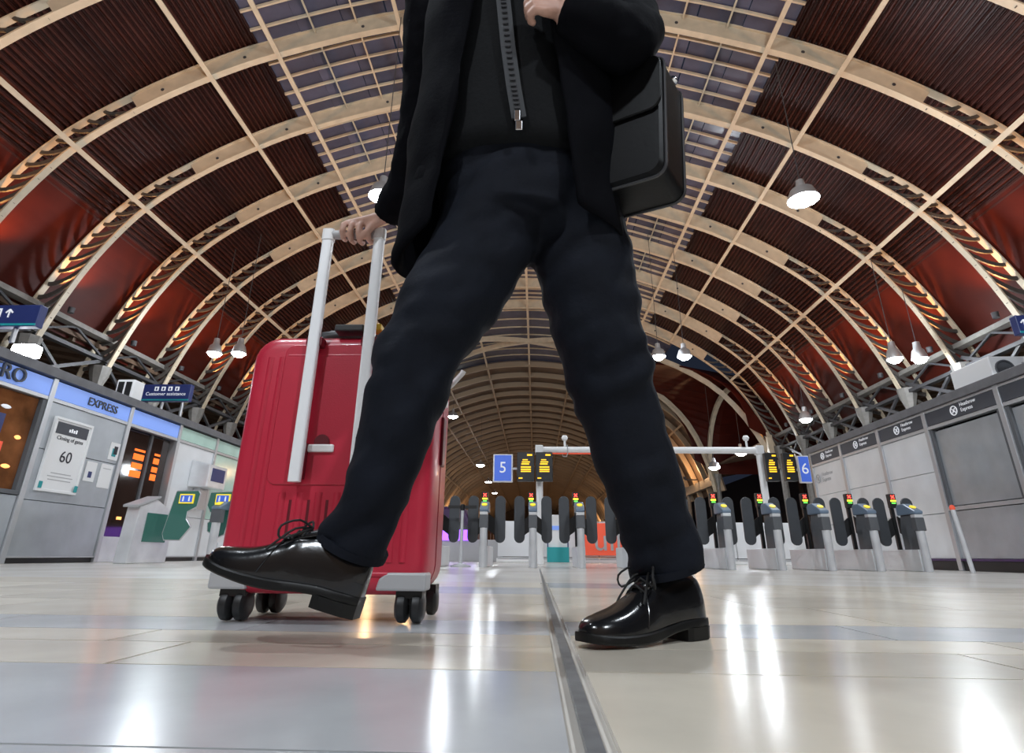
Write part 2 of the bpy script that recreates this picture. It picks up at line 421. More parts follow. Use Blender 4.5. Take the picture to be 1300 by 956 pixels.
wb = MB(); wb.box((0, YF+.3, 8), (40, .4, 16)); tag(wb.obj('wall_back', 'far_roof'), kind='structure')
wr = MB(); wr.box((0, -14, 8), (60, .4, 17)); tag(wr.obj('wall_front', 'aisle_board'), kind='structure')

# ================================================================== LAMPS
def flood(pos, watts, label, r=.3, group=None, cable=True, soft=.28):
    pos = Vector(pos); d = abs(pos.x-XC); top = 14.5
    if d < 14.3:
        top = prof((pos.x-XC)/max(d, 1e-3)*arc_of(d))[0].z+.02
    t = tag(empty('high_bay_lamp', (pos.x, pos.y, pos.z)), label, 'lamp', group)
    sh = MB(); sh.lathe([(.05, .62), (.10, .6), (.12, .38), (r*.75, .3), (r, .06), (r*1.02, 0), (r*.96, .03), (r*.7, .25), (.02, .3)], 20); sh.obj('housing', 'alu', t, 40)
    gl = MB(); gl.lathe([(.01, -.15), (r*.5, -.12), (r*.8, -.05), (r*.94, .03), (r*.6, .09), (.01, .1)], 20); gl.obj('lens', 'lamp_white', t, 'all')
    if cable: c = MB(); c.tube([(0, 0, .6), (0, 0, max(top-pos.z, .8))], .012, 6); c.obj('cable', 'dark_iron', t)
    if watts: light('lamp_light', 'POINT', (pos.x, pos.y, pos.z-.3), watts, (.86, .93, 1), soft, t)
    return t
flood(P(485, 250, 12.2), FLOOD_W, 'bright white lamp on a cable beside the black sleeve', .34)
flood(P(1020, 254, 12.8), FLOOD_W, 'bright white lamp hanging alone under the red roof sheets', .38)
G2 = 'paired hanging lamps'
flood(P(272, 449, 19.6), FLOOD_W*.7, 'lamp of the pair above the customer assistance sign, farther from the suitcase', .26, G2)
flood(P(303, 449, 19.6), 0, 'lamp of the pair above the customer assistance sign, nearer the suitcase', .26, G2)
flood(P(836, 453, 23.2), FLOOD_W*.7, 'lamp of the middle pair, nearer the knee of the jeans', .3, G2)
flood(P(869, 453, 23.2), 0, 'lamp of the middle pair, nearer the platform arches', .3, G2)
flood(P(1136, 456, 18.4), FLOOD_W*.7, 'lamp of the pair over the dark fascia, farther from the air unit', .24, G2)
flood(P(1168, 456, 18.4), 0, 'lamp of the pair over the dark fascia, nearer the air unit', .24, G2)
flood(P(1023, 533, 26), 0, 'small white lamp over the far end of the grey fascia', .28)
flood(P(575, 529, 44), 450, 'large lamp of the row in the far vault', .42)
for q, (x, y, Y) in enumerate(((610, 591, 62), (620, 612, 78), (628, 626, 94))):
    flood(P(x, y, Y), 300, ('middle-sized lamp above the blue five sign in the far vault', 'smaller lamp beside the blue five sign in the far vault', 'smallest lamp of the row in the far vault')[q], .5)
flood(P(941, 576, 36), 300, 'white lamp just under the white gantry beam', .34)
flood(P(907, 594, 36.5), 200, 'white lamp below the gantry among the arch feet', .36)
for x, y in ((-4.5, 1.5), (5.5, 1.5), (-4.5, -7), (5.5, -7)):
    flood((x, y, 9.0), FLOOD_W*(1 if y > 0 else 2.4), 'high lamp over the front of the concourse', .3, 'lamps over the front concourse')
# warm uplights at the rib feet
for k in KS:
    for sg in (-1, 1):
        p, nn = prof(sg*(LT-2.3)); b = p-nn*.35+Vector((0, Y0+SP*k+.55, 0))
        b = Vector((XL+.42 if sg < 0 else XR-.42, Y0+SP*k+.7, 7.5 if sg < 0 else 7.1))
        t = tag(empty('uplight', b), 'small warm uplight on the girder at a rib foot', 'uplight', 'warm uplights at the rib feet')
        h = MB(); h.lathe([(.09, -.12), (.10, .06), (.085, .06), (.08, .0)], 12); h.obj('housing', 'dark_iron', t, 40)
        l = MB(); l.lathe([(.078, .01), (.078, .03)], 12); l.obj('lens', 'lamp_warm', t)
        q2, _ = prof(sg*arc_of(12.0))
        light('uplight_light', 'SPOT', b+Vector((0, 0, .08)), UP_W, (1, .45, .13), .06, t, aim=(q2.x, b.y-.35, q2.z+.6), cone=120, blend=.8)
for k in range(8):
    for sg in (-1, 1):
        b = Vector((XC+sg*13.4, YC1+4.6+k*3.05*5, 6.6)); t = tag(empty('vault_uplight', b), 'warm uplight at the foot of the far vault', 'uplight', 'warm uplights of the far vault')
        h = MB(); h.lathe([(.14, -.12), (.16, .08), (.13, .08), (.12, .0)], 12); h.obj('housing', 'dark_iron', t, 40)
        h = MB(); h.box((sg*.5, 0, -.16), (1.1, .12, .08)); h.obj('bracket', 'dark_iron', t)
        light('uplight_light', 'POINT', b+Vector((0, 0, .3)), 300, (1, .58, .28), .15, t)
# ================================================================== SHOPFRONTS
def front(X, sg):       # sg: direction of the hall (+1 for the left front)
    def put(mb, y0, y1, z0, z1, d0, d1): return mb.box((X+sg*(d0+d1)/2, (y0+y1)/2, (z0+z1)/2), (abs(d1-d0), y1-y0, z1-z0))
    return put
XWL, XWR = -7.5, 7.1
lf = tag(empty('shopfront', (XWL, 9, 0)), 'grey steel shopfront under a pale blue fascia with a lit window', 'shopfront')
put = front(XWL, 1)
def part(root, name, m, *args, bevel=.004, smooth=False):
    mb = MB(); put(mb, *args); return mb.obj(name, m, root, smooth, world=True, bevel=bevel, seg=1)
YJ = [4.6, 6.45, 8.24, 10.05, 11.6, 13.08, 14.6]
part(lf, 'body', 'dark_wall', 4.6, 14.6, .0, 2.74, -3, -.35)
part(lf, 'ledge', 'ledge', 4.5, 14.7, 2.70, 2.84, -3.2, .07)
for y in YJ: part(lf, 'post', 'alu', y-.045, y+.045, 0, 2.70, -.3, .03)
for i, (a, b) in enumerate(zip(YJ, YJ[1:])):
    fm = 'mint_glass' if i >= 4 else 'sign_blue'
    part(lf, 'fascia', fm, a+.05, b-.05, 2.41, 2.67, -.06, .012)
    part(lf, 'rail', 'alu', a+.045, b-.045, 2.35, 2.405, -.1, .02)
    if i == 3: continue
    if i in (0, 1):
        part(lf, 'lower_panel', 'steel_panel', a+.05, b-.05, .1, .92, -.1, 0)
        fr = part(lf, 'window_frame', 'collar', a+.05, b-.05, .93, .99, -.1, .015)
        part(lf, 'window_frame', 'collar', b-.12, b-.05, .99, 2.34, -.1, .015)
        part(lf, 'pane', 'window_glass', a+.05, b-.12, .99, 2.34, -.08, -.05)
    elif i == 2:
        part(lf, 'panel', 'steel_panel', a+.05, b-.05, 1.635, 2.345, -.1, 0)
        part(lf, 'panel', 'steel_panel', a+.05, b-.05, .885, 1.625, -.1, 0)
        part(lf, 'panel', 'steel_panel', a+.05, b-.05, .1, .875, -.1, 0)
    else:
        part(lf, 'panel', 'bright_panel' if i == 4 else 'mint_glass', a+.05, b-.05, .885, 2.345, -.1, 0)
        part(lf, 'panel', 'bright_panel', a+.05, b-.05, .1, .875, -.1, 0)
    part(lf, 'kick_strip', 'alu', a+.05, b-.05, .075, .10, -.1, .02)
    part(lf, 'plinth', 'black', a+.05, b-.05, 0, .072, -.1, -.02)
# lit things seen through the café window
for y, z, r in ((7.35, 2.05, .10), (6.9, 1.9, .08)):
    pass
w1 = part(lf, 'window_poster', 'poster_red', 7.3, 7.75, 1.15, 1.62, -.05, -.042)
part(lf, 'window_screen', 'navy', 7.38, 7.66, 1.72, 2.0, -.05, -.042)
for y, z, s in ((7.62, 2.10, .09), (7.95, 1.72, .06), (7.9, 1.3, .08)):
    mb = MB(); mb.lathe([(.01, -.03), (s*.7, -.02), (s, 0), (s*.7, .02), (.01, .03)], 14); 
    for v in mb.v: v.x, v.y, v.z = XWL-.045+v.x*.08, y+v.y, z+v.z
    mb.obj('window_lamp', 'glow_warm' if s < .085 else 'white_ink', lf, 'all', world=True)
# doorway
part(lf, 'pane', 'door_glass', 10.1, 11.55, .42, 2.34, -.16, -.12)
part(lf, 'door_sill', 'steel', 10.1, 11.55, 0, .42, -.16, -.02)
part(lf, 'door_frame', 'collar', 10.9, 10.96, .42, 2.34, -.15, -.08)
for q, (y0, y1) in enumerate(((10.55, 10.85), (11.15, 11.32))):
    for z0, z1 in ((1.98, 2.02), (1.82, 1.93), (1.66, 1.76), (1.5, 1.62)): part(lf, 'board_reflection', 'reflected_orange', y0, y1, z0, z1, -.12, -.112, bevel=0)  # reflection of the orange boards, painted as glowing lines on the door glass
for y, z in ((10.5, .72), (10.75, .66), (11.0, .70)): part(lf, 'warm_shelf_light', 'glow_warm', y, y+.12, z, z+.05, -.12, -.11, bevel=0)
text('letters', 'ERO', .30, 'sign_grey', lf, (XWL+.03, 7.42, 2.545), (0, 1, 0), ext=.02)
text('letters', 'EXPRESS', .19, 'sign_grey', lf, (XWL+.022, 9.32, 2.53), (0, 1, 0), ext=.008)
# poster frame
pf = tag(empty('poster_frame', (XWL, 8.82, 1.02)), 'white framed poster with a big 60 on the steel wall', 'poster')
for a in ((8.42, 9.21, 1.02, 1.06), (8.42, 9.21, 2.11, 2.15), (8.42, 8.46, 1.06, 2.11), (9.17, 9.21, 1.06, 2.11)): part(pf, 'frame', 'white', *a, .001, .05)
part(pf, 'sheet', 'white', 8.46, 9.17, 1.06, 2.11, .001, .03, bevel=0)
part(pf, 'header', 'sign_grey', 8.49, 9.14, 1.90, 2.08, .03, .034, bevel=0)
for q in range(4):
    part(pf, 'emblem', 'white_ink', 8.74+q*.045, 8.77+q*.045, 1.955, 2.0+.015*(q % 2), .034, .037, bevel=0)
text('lettering', 'Closing of gates', .085, 'black_ink', pf, (XWL+.033, 8.815, 1.84), (0, 1, 0), ext=.002)
text('lettering', '60', .25, 'black_ink', pf, (XWL+.033, 8.82, 1.56), (0, 1, 0), ext=.002)
for q, wd in enumerate((.4, .5, .45)): part(pf, 'print_line', 'case_grey', 8.82-wd/2, 8.82+wd/2, 1.30-q*.05, 1.312-q*.05, .03, .033, bevel=0)
for y in (8.43, 9.13): part(pf, 'clip', 'teal', y, y+.07, 1.06, 1.16, .05, .058)
for (y0, y1, z0, z1, nm, lb, ink) in ((9.74, 9.98, 1.69, 1.99, 'notice', 'small white notice with a dark pictogram high beside the doorway', 1),
        (9.31, 9.55, 1.27, 1.59, 'notice', 'small white notice with a blue mark beside the poster', 2), (9.65, 9.94, 1.20, 1.60, 'notice', 'blank pale notice sheet low beside the doorway', 0)):
    n = tag(empty('notice', (XWL, (y0+y1)/2, z0)), lb, 'notice')
    part(n, 'sheet', 'white', y0, y1, z0, z1, .001, .012, bevel=0)
    if ink == 1: part(n, 'pictogram', 'teal', y0+.07, y1-.07, z0+.06, z0+.2, .012, .015, bevel=0); part(n, 'pictogram', 'black_ink', y0+.1, y1-.05, z0+.1, z0+.24, .0155, .017, bevel=0)
    elif ink == 2: part(n, 'mark', 'navy', y0+.08, y1-.08, z0+.06, z0+.16, .012, .015, bevel=0)
    else: part(n, 'print_line', 'case_grey', y0+.05, y1-.05, z1-.08, z1-.07, .012, .015, bevel=0)
tm = tag(empty('wall_terminal', (XWL, 12.65, 1.5)), 'grey steel terminal with dark screen on the pale wall', 'terminal')
mb = MB(); mb.prism([(12.25, 1.5), (13.05, 1.5), (13.05, 2.08), (12.25, 2.08)], 0, .4, lambda u, v, t: Vector((XWL+.001+t, u+(.05 if t and u < 12.5 else 0), v-(.1 if t and v > 2 else 0)))); mb.obj('body', 'steel', tm, world=True, bevel=.02)
part(tm, 'screen', 'navy', 12.42, 12.95, 1.64, 1.92, .40, .41)
part(tm, 'bracket', 'alu', 12.5, 12.8, 1.05, 1.5, .001, .16)
# things on the roof of the shops
def slab(name, loc, wd, ht, th, m, root, bevel=.01): mb = MB(); mb.box(loc, (wd, th, ht)); return mb.obj(name, m, root, world=True, bevel=bevel)
def hang_sign(px, Y, label, lines, strip=True, posts=(.25, .75), zb=2.84):
    a = P(px[0], px[1], Y); b = P(px[2], px[3], Y); cx, cz = (a.x+b.x)/2, (a.z+b.z)/2; wd, ht = abs(b.x-a.x), abs(a.z-b.z)
    t = tag(empty('direction_sign', (cx, Y, zb)), label, 'sign')
    slab('sign_board', (cx, Y, cz), wd, ht, .12, 'navy', t)
    if strip: slab('colour_strip', (cx, Y-.062, cz-ht/2+.025), wd-.01, .03, .01, 'teal', t, 0)
    for q in posts: slab('post', (a.x+wd*q, Y+.02, (zb+cz-ht/2)/2), .05, cz-ht/2-zb, .05, 'alu', t)
    return t, cx, cz, wd, ht
t, cx, cz, wd, ht = hang_sign((-60, 390, 49, 416), 7.0, 'navy hanging sign with train symbol and arrow above the café', 0)
def mark(root, name, m, c, s, Y): slab(name, (c[0], Y-.066, c[1]), s[0], s[1], .006, m, root, 0)
mark(t, 'train_symbol', 'white_ink', (cx+.08, cz+.04), (.11, .13), 7.0); mark(t, 'train_window', 'navy', (cx+.08, cz+.06), (.07, .035), 6.996)
mb = MB(); X0 = cx+.25; mb.box((X0, 6.934, cz+.03), (.02, .006, .12))
for s in (-1, 1): mb.bar((X0, 6.934, cz+.09), (X0+s*.05, 6.934, cz+.04), .02, .006, (0, 1, 0))
mb.obj('arrow', 'white_ink', t, world=True)
t, cx, cz, wd, ht = hang_sign((182, 489, 241, 510), 11.5, 'navy sign reading Customer assistance above the shop roof', 1, posts=(.45, .85))
t.location.x = t.location.x
for q in range(4):
    mark(t, 'pictogram', 'white_ink', (cx-.19+q*.15, cz+.085), (.09, .09), 11.5); mark(t, 'pictogram_figure', 'navy', (cx-.19+q*.15, cz+.08), (.03, .055), 11.496)
text('lettering', 'Customer assistance', .105, 'white_ink', t, (cx+.03, 11.434, cz-.03), (1, 0, 0), ext=.002)
t, cx, cz, wd, ht = hang_sign((1284, 402, 1340, 425), 8.2, 'navy sign with an arrow above the dark fascia', 0)
mb = MB(); X0 = cx-.18; mb.box((X0, 8.13, cz), (.02, .006, .14))
for s in (-1, 1): mb.bar((X0, 8.13, cz+.07), (X0+s*.05, 8.13, cz+.02), .02, .006, (0, 1, 0))
mb.obj('arrow', 'white_ink', t, world=True)
sp = tag(empty('loudspeaker_box', P(165, 500, 10.2)), 'white box loudspeaker with dark grille on the shop roof', 'loudspeaker')
c = sp.location; sp.matrix_basis = Matrix.Translation((-7.75, 10.2, 2.84)); c = Vector((-7.75, 10.2, 2.84))
mb = MB(); mb.box(c+Vector((0, 0, .2)), (.34, .3, .4)); mb.obj('cabinet', 'white', sp, world=True, bevel=.02)
for q in (-1, 1): mb = MB(); mb.box(c+Vector((q*.075, -.155, .21)), (.11, .01, .28)); mb.obj('grille', 'black', sp, world=True)
bl = tag(empty('strip_floodlight', (-7.9, 8.0, 2.84)), 'dazzling white floodlight standing on the café roof', 'lamp')
mb = MB(); mb.box((-7.9, 8.0, 2.9), (.3, .2, .12)); mb.obj('base', 'dark_iron', bl, world=True)
mb = MB(); mb.box((-7.86, 7.97, 3.06), (.36, .2, .2)); mb.obj('lens', 'lamp_white', bl, world=True, bevel=.04)
light('lamp_light', 'POINT', (-7.8, 7.6, 3.15), 60, (.85, .85, 1), .1, bl)
ac = tag(empty('air_unit', (7.75, 9.5, 2.84)), 'pale air conditioning unit with round fan on the fascia roof', 'air conditioner')
mb = MB(); mb.box((7.75, 9.45, 3.06), (.8, .9, .42)); mb.obj('casing', 'white', ac, world=True, bevel=.02)
mb = MB(); mb.lathe([(.15, 0), (.15, .03), (.13, .03), (.12, .01)], 20)
for v in mb.v: v.x, v.y, v.z = 7.56+v.x, 9.0-v.z, 3.05+v.y
mb.obj('fan_grille', 'collar', ac, 40, world=True)
mb = MB(); mb.box((7.95, 8.99, 3.1), (.2, .02, .12)); mb.obj('vent', 'case_grey', ac, world=True)

# ---- right front
rf = tag(empty('lounge_front', (XWR, 10, 0)), 'steel clad front with dark lettered fascia behind the slim bollard', 'shopfront')
put = front(XWR, -1)
YR = [4.4, 6.5, 8.7, 10.45, 11.95, 13.5, 15.02]
part(rf, 'body', 'dark_wall', 4.4, 15.0, 0, 2.74, -3, -.3)
part(rf, 'ledge', 'ledge', 4.3, 15.1, 2.69, 2.83, -3.2, .08)
for y in YR: part(rf, 'post', 'alu', y-.05, y+.05, 0, 2.69, -.25, .035)
def ring_x(root, y, z, r, m):
    mb = MB(); pts = [Vector((XWR-.036, y+r*math.cos(a), z+r*math.sin(a))) for a in [2*math.pi*i/20 for i in range(21)]]
    mb.tube(pts, r*.13, 6); 
    for s in (-1, 1): mb.bar((XWR-.036, y-r*.5, z-s*r*.5), (XWR-.036, y+r*.5, z+s*r*.5), r*.2, .008, (1, 0, 0))
    mb.obj('emblem', m, root, world=True)
for i, (a, b) in enumerate(zip(YR, YR[1:])):
    part(rf, 'fascia', 'sign_grey', a+.055, b-.055, 2.41, 2.64, -.06, .02)
    part(rf, 'rail', 'alu', a+.05, b-.05, 2.345, 2.40, -.1, .03); part(rf, 'rail', 'alu', a+.05, b-.05, 2.645, 2.685, -.1, .03)
    yc = (a+b)/2
    if i >= 2:
        ring_x(rf, yc+.08, 2.525, .075, 'white_ink')
        text('lettering', 'Heathrow\nExpress', .088, 'white_ink', rf, (XWR-.024, yc-.06, 2.545), (0, -1, 0), ext=.002, align='LEFT')
    if i <= 2:
        part(rf, 'frame_rail', 'alu', a+.05, b-.05, .95, 1.01, -.1, .03)
        part(rf, 'shutter', 'steel_panel' if i else 'sign_grey', a+.12, b-.12, 1.03, 2.3, -.12, -.03)
        part(rf, 'frame', 'collar', a+.05, a+.12, 1.01, 2.34, -.1, .01); part(rf, 'frame', 'collar', b-.12, b-.05, 1.01, 2.34, -.1, .01)
        part(rf, 'lower_panel', 'steel_panel', a+.05, b-.05, .19, .94, -.1, 0)
    else:
        part(rf, 'panel', 'bright_panel', a+.055, b-.055, 1.635, 2.34, -.1, 0)
        part(rf, 'panel', 'bright_panel', a+.055, b-.055, .93, 1.625, -.1, 0)
        part(rf, 'panel', 'bright_panel', a+.055, b-.055, .19, .92, -.1, 0)
    part(rf, 'plinth', 'purple_dark', a+.05, b-.05, .15, .185, -.1, .03); part(rf, 'kick_strip', 'black', a+.05, b-.05, 0, .15, -.1, .0)
ring_x(rf, 14.75, 2.03, .10, 'case_grey'); text('lettering', 'Heathrow\nExpress', .13, 'case_grey', rf, (XWR-.003, 14.6, 2.05), (0, -1, 0), ext=.002, align='LEFT')
part(rf, 'end_panel', 'bright_panel', 15.0, 15.07, 0, 2.69, -2.5, .035)

# ================================================================== TICKET GATES
GY = 9.3
def rounded(cx, cy, wd, ht, n=7):
    r = wd/2; top = [(cx+r*math.cos(a), cy+ht/2-r+r*math.sin(a)) for a in [math.pi*i/n for i in range(n+1)]]
    bot = [(cx+r*math.cos(a), cy-ht/2+r+r*math.sin(a)) for a in [math.pi+math.pi*i/n for i in range(n+1)]]
    return top+bot
def make_gate():
    g = empty('ticket_gate', (0, GY, 0))
    mb = MB(); mb.lathe([(.058, 0), (.058, .575)], 20); mb.obj('post', 'steel', g, 40)
    mb = MB(); mb.box((0, 0, .67), (.135, .12, .195)); mb.obj('collar', 'collar', g, bevel=.012)
    mb = MB(); mb.box((0, 0, .79), (.125, .11, .045)); mb.obj('band', 'steel', g, bevel=.006)
    mb = MB(); mb.prism([(-.06, .815), (-.07, .86), (.18, .985), (.33, .985), (.38, .94), (.38, .82)], -.068, .068, lambda u, v, t: Vector((t, u, v))); h = mb.obj('reader_head', 'reader', g, bevel=.015)
    mb = MB(); nn = Vector((0, -.46, .89)).normalized(); c = Vector((0, .05, .925)); e = Vector((0, .89, .46)).normalized()
    mb.rings([[c+Vector((.045*math.cos(a), 0, 0))+e*.045*math.sin(a)+nn*k for a in [2*math.pi*i/18 for i in range(18)]] for k in (0, .012)]); mb.obj('card_pad', 'reader_yellow', h)
    mb = MB(); mb.prism([(.06, .30), (.42, .30), (.42, .62), (.34, .86), (.06, .82)], -.035, .035, lambda u, v, t: Vector((t, u, v))); mb.obj('housing', 'collar', g, bevel=.01)
    mb = MB(); mb.box((0, .66, .155), (.13, 1.25, .31)); mb.obj('cabinet', 'bright_panel', g, bevel=.01)
    mb = MB(); mb.box((-.03, .55, .72), (.05, .05, .82)); mb.obj('display_stem', 'black', g)
    mb = MB(); mb.box((-.03, .5, 1.055), (.105, .09, .22)); d = mb.obj('display', 'black', g, bevel=.01)
    mb = MB()
    for s in (-1, 1): mb.bar((-.03-.025, .452, 1.115-s*.025), (-.03+.025, .452, 1.115+s*.025), .016, .006, (0, 1, 0))
    mb.obj('red_cross', 'led_red', d)
    mb = MB(); mb.box((-.03, .452, 1.055), (.085, .006, .026)); mb.obj('yellow_light', 'led_yellow', d)
    mb = MB(); mb.box((-.03, .452, 1.02), (.06, .006, .018)); mb.obj('green_light', 'led_green', d)
    for s in (-1, 1):
        mb = MB(); mb.prism(rounded(s*.225, .735, .175, .75), .53, .57, lambda u, v, t: Vector((u, t, v))); w_ = mb.obj('paddle', 'paddle', g, 40, bevel=.006)
        mb = MB(); mb.prism([(s*.03, .82), (s*.16, .72), (s*.2, .42), (s*.12, .5), (s*.03, .56)], .535, .565, lambda u, v, t: Vector((u, t, v))); mb.obj('paddle_arm', 'black', w_)
    return g
gate0 = make_gate()
gl_lab = ['ticket gate half hidden behind the red suitcase edge', 'ticket gate beside the strap barrier post', 'ticket gate standing under the platform five boards',
 'ticket gate in front of the teal notice board', 'ticket gate with the orange poster behind it, beside the trouser leg', 'ticket gate hidden behind the standing leg',
 'first ticket gate clear of the trouser leg hem', 'ticket gate under the platform six boards', 'ticket gate at the end of the lettered wall',
 'ticket gate two posts in from the leaning bollard', 'ticket gate nearest the slim bollard by the steel wall']
for i, x in enumerate((-1.575, -.81, -.04, .70, 1.46, 2.21, 2.95, 3.70, 4.43, 5.14, 5.83)):
    g = gate0 if i == 0 else copy_tree(gate0); g.location = (x, GY, 0); tag(g, gl_lab[i], 'ticket gate', 'row of ticket gates')
# wide gates on the left
def wide_gate(x, label, slabpost):
    g = tag(empty('wide_gate', (x, GY, 0)), label, 'ticket gate', 'wide gates by the shopfront')
    if slabpost:
        mb = MB(); mb.prism([(-.1, 0), (.9, 0), (.9, .8), (.35, 1.0), (-.05, .86)], -.12, .1, lambda u, v, t: Vector((t, u, v))); mb.obj('cabinet', 'steel', g, bevel=.015)
        mb = MB(); mb.prism([(-.14, .84), (.4, 1.02), (.4, 1.06), (-.14, .88)], -.14, .12, lambda u, v, t: Vector((t, u, v))); mb.obj('top_plate', 'case_grey', g, bevel=.01)
        mb = MB(); mb.box((.106, .45, .55), (.01, .6, .45)); mb.obj('side_glass', 'green_glass', g)
        s = 1
    else:
        mb = MB(); mb.lathe([(.065, 0), (.065, .62)], 20); mb.obj('post', 'steel', g, 40)
        mb = MB(); mb.box((0, 0, .72), (.16, .14, .2)); mb.obj('collar', 'collar', g, bevel=.01)
        mb = MB(); mb.box((0, .6, .16), (.14, 1.1, .32)); mb.obj('cabinet', 'bright_panel', g, bevel=.01)
        mb = MB(); mb.prism([(-.08, .82), (-.09, .86), (.2, .98), (.3, .98), (.3, .82)], -.08, .08, lambda u, v, t: Vector((t, u, v))); h = mb.obj('reader_head', 'reader', g, bevel=.01)
        mb = MB(); mb.box((0, -.02, .915), (.09, .1, .012), Matrix.Rotation(R_(24), 3, 'X')); mb.obj('card_pad', 'reader_yellow', h)
        s = -1
    px0 = .5 if s > 0 else -.02; wdt = .30 if s > 0 else .28
    poly = [(px0, 1.12), (px0+.36, 1.13), (px0+.40, 1.08), (px0+.38, .88), (px0+.24, .80), (px0+.24, .68), (px0+.34, .56), (px0+.2, .36), (px0-.06, .36), (px0-.10, .45)] if s > 0 else \
           [(-.28, 1.10), (.16, 1.12), (.2, 1.07), (.18, .78), (.1, .74), (.06, .45), (-.05, .40), (-.22, .5), (-.24, .62), (-.12, .72), (-.24, .80), (-.3, .9)]
    mb = MB(); mb.prism(poly, .18, .21, lambda u, v, t: Vector((u, t, v))); pd = mb.obj('glass_paddle', 'green_glass', g)
    cx = sum(p[0] for p in poly)/len(poly); cz = sum(p[1] for p in poly)/len(poly)
    n = len(poly); mb = MB(); mb.tube([Vector((u, .195, v)) for u, v in poly]+[Vector((poly[0][0], .195, poly[0][1]))], .016, 6); mb.obj('paddle_rim', 'alu', pd)
    ic = px0+.2 if s > 0 else -.05
    mb = MB(); mb.box((ic, .165, 1.0), (.24, .02, .15)); d = mb.obj('display', 'reader_yellow', g)
    mb = MB(); mb.box((ic, .152, 1.0), (.20, .01, .11)); mb.obj('display_screen', 'platform_blue', d)
    for q in (-1, 1):
        mb = MB(); mb.box((ic+q*.05, .145, .99), (.025, .006, .06)); mb.box((ic+q*.05, .145, 1.03), (.018, .006, .018)); mb.obj('pictogram', 'white_ink', d)
    return g
wide_gate(-6.45, 'wide gate with steel slab cabinet and green glass paddle', True)
wide_gate(-5.09, 'wide gate with cylinder post and green glass paddle beside the suitcase', False)
# bollard and strap barrier
bo = tag(empty('slim_bollard', (6.18, 8.9, 0)), 'slim leaning steel bollard by the steel clad front', 'bollard')
mb = MB(); mb.tube([(0, 0, 0), (-.03, .05, .86)], .03, 12); mb.obj('tube', 'steel', bo, 40)
mb = MB(); mb.lathe([(.034, .86), (.036, .9), (.02, .925), (.002, .93)], 12, (-.03, .05, 0)); mb.obj('cap', 'poster_red', bo, 40)
bp_ = tag(empty('strap_barrier', (-1.17, 9.45, 0)), 'steel strap barrier post on a round base between gates', 'barrier post')
mb = MB(); mb.lathe([(.16, 0), (.16, .015), (.1, .03), (.03, .05)], 24); mb.obj('base', 'steel', bp_, 30)
mb = MB(); mb.lathe([(.026, .045), (.026, .84)], 14); mb.obj('post', 'steel', bp_, 40)
mb = MB(); mb.lathe([(.034, .84), (.034, .93), (.02, .94)], 14); mb.obj('cap', 'black', bp_, 40)
for s in (-1, 1): mb = MB(); mb.box((s*.13, 0, .895), (.2, .006, .05)); mb.obj('strap', 'black', bp_)

# ================================================================== GANTRY, BOARDS, NUMBERS
Yg = 13.0
def W(x, y): return P(x, y, Yg)
gn = tag(empty('gantry', (W(690, 575).x, Yg, 0)), 'white goalpost gantry spanning behind the ticket gates', 'gantry')
a, b = W(679, 571), W(968, 572); zc = (a.z+b.z)/2
mb = MB(); mb.tube([(a.x+.05, Yg, zc), (b.x, Yg, zc)], .075, 16); mb.obj('beam', 'white', gn, 40, world=True)
for x in (a.x+.1, b.x-.08): mb = MB(); mb.tube([(x, Yg, 0), (x, Yg, zc)], .075, 16); mb.obj('post', 'white', gn, 40, world=True)
for x in (a.x+.1, b.x-.08): mb = MB(); mb.box((x, Yg, zc), (.18, .18, .2)); mb.obj('corner_box', 'white', gn, world=True, bevel=.02)
mb = MB(); mb.tube([(a.x+.2, Yg-.02, zc-.085), (a.x+2.6, Yg-.02, zc-.085)], .018, 8); mb.obj('red_strip', 'poster_red', gn, world=True)
for px_, nm in ((717, 'dome camera with a hook on the gantry beam beside platform five'), (948, 'dome camera on the gantry beam near platform six')):
    q = W(px_, 566); t = tag(empty('dome_camera', (q.x, Yg, zc+.078)), nm, 'camera')
    mb = MB(); mb.tube([(0, 0, 0), (0, 0, .16)], .025, 8); mb.obj('stalk', 'white', t)
    mb = MB(); mb.lathe([(.005, .26), (.05, .25), (.075, .2), (.05, .14), (.01, .13)], 14); mb.obj('dome', 'white', t, 'all')
    if px_ < 800: mb = MB(); mb.tube([(.05, -.09, .02), (.06, -.09, -.16), (.03, -.09, -.24), (-.05, -.09, -.24), (-.06, -.09, -.19)], .012, 8); mb.obj('hook', 'alu', t)
def board(x0, y0, x1, y1, label):
    a, b = W(x0, y0), W(x1, y1); cx = (a.x+b.x)/2; cz = (a.z+b.z)/2; wd = b.x-a.x; ht = a.z-b.z
    t = tag(empty('departure_board', (cx, Yg-.26, cz)), label, 'departure board', 'departure boards over the gates')
    slab('case', (cx, Yg-.26, cz), wd, ht, .12, 'black', t)
    Yf = Yg-.323
    rows = [(.30, .18, .42), (-.05, .13, .22), (-.03, .35, .2)]
    def ln(u0, u1, v, h): slab('display_line', (cx+wd*(u0+u1)/2, Yf, cz+ht*v), wd*(u1-u0), ht*h, .006, 'board_yellow', t, 0)
    ln(.08, .38, .40, .055); ln(-.18, .12, .23, .035); ln(-.22, .24, .155, .04); ln(-.25, .2, .085, .045)
    ln(-.28, .30, -.02, .045); ln(-.28, .30, -.10, .045); ln(-.28, .30, -.17, .04); ln(-.4, -.18, -.40, .04)
    slab('hanger', (cx, Yg-.15, cz+ht*.3), .06, .3, .12, 'dark_iron', t)
board(657, 577, 678.5, 613, 'yellow lettered departure board next to the blue five')
board(680, 577, 701.5, 613, 'yellow lettered departure board on the inner side of platform five')
board(963, 578, 984, 613, 'yellow lettered departure board on the inner side of platform six')
board(985.5, 578, 1006, 613, 'yellow lettered departure board next to the blue six')
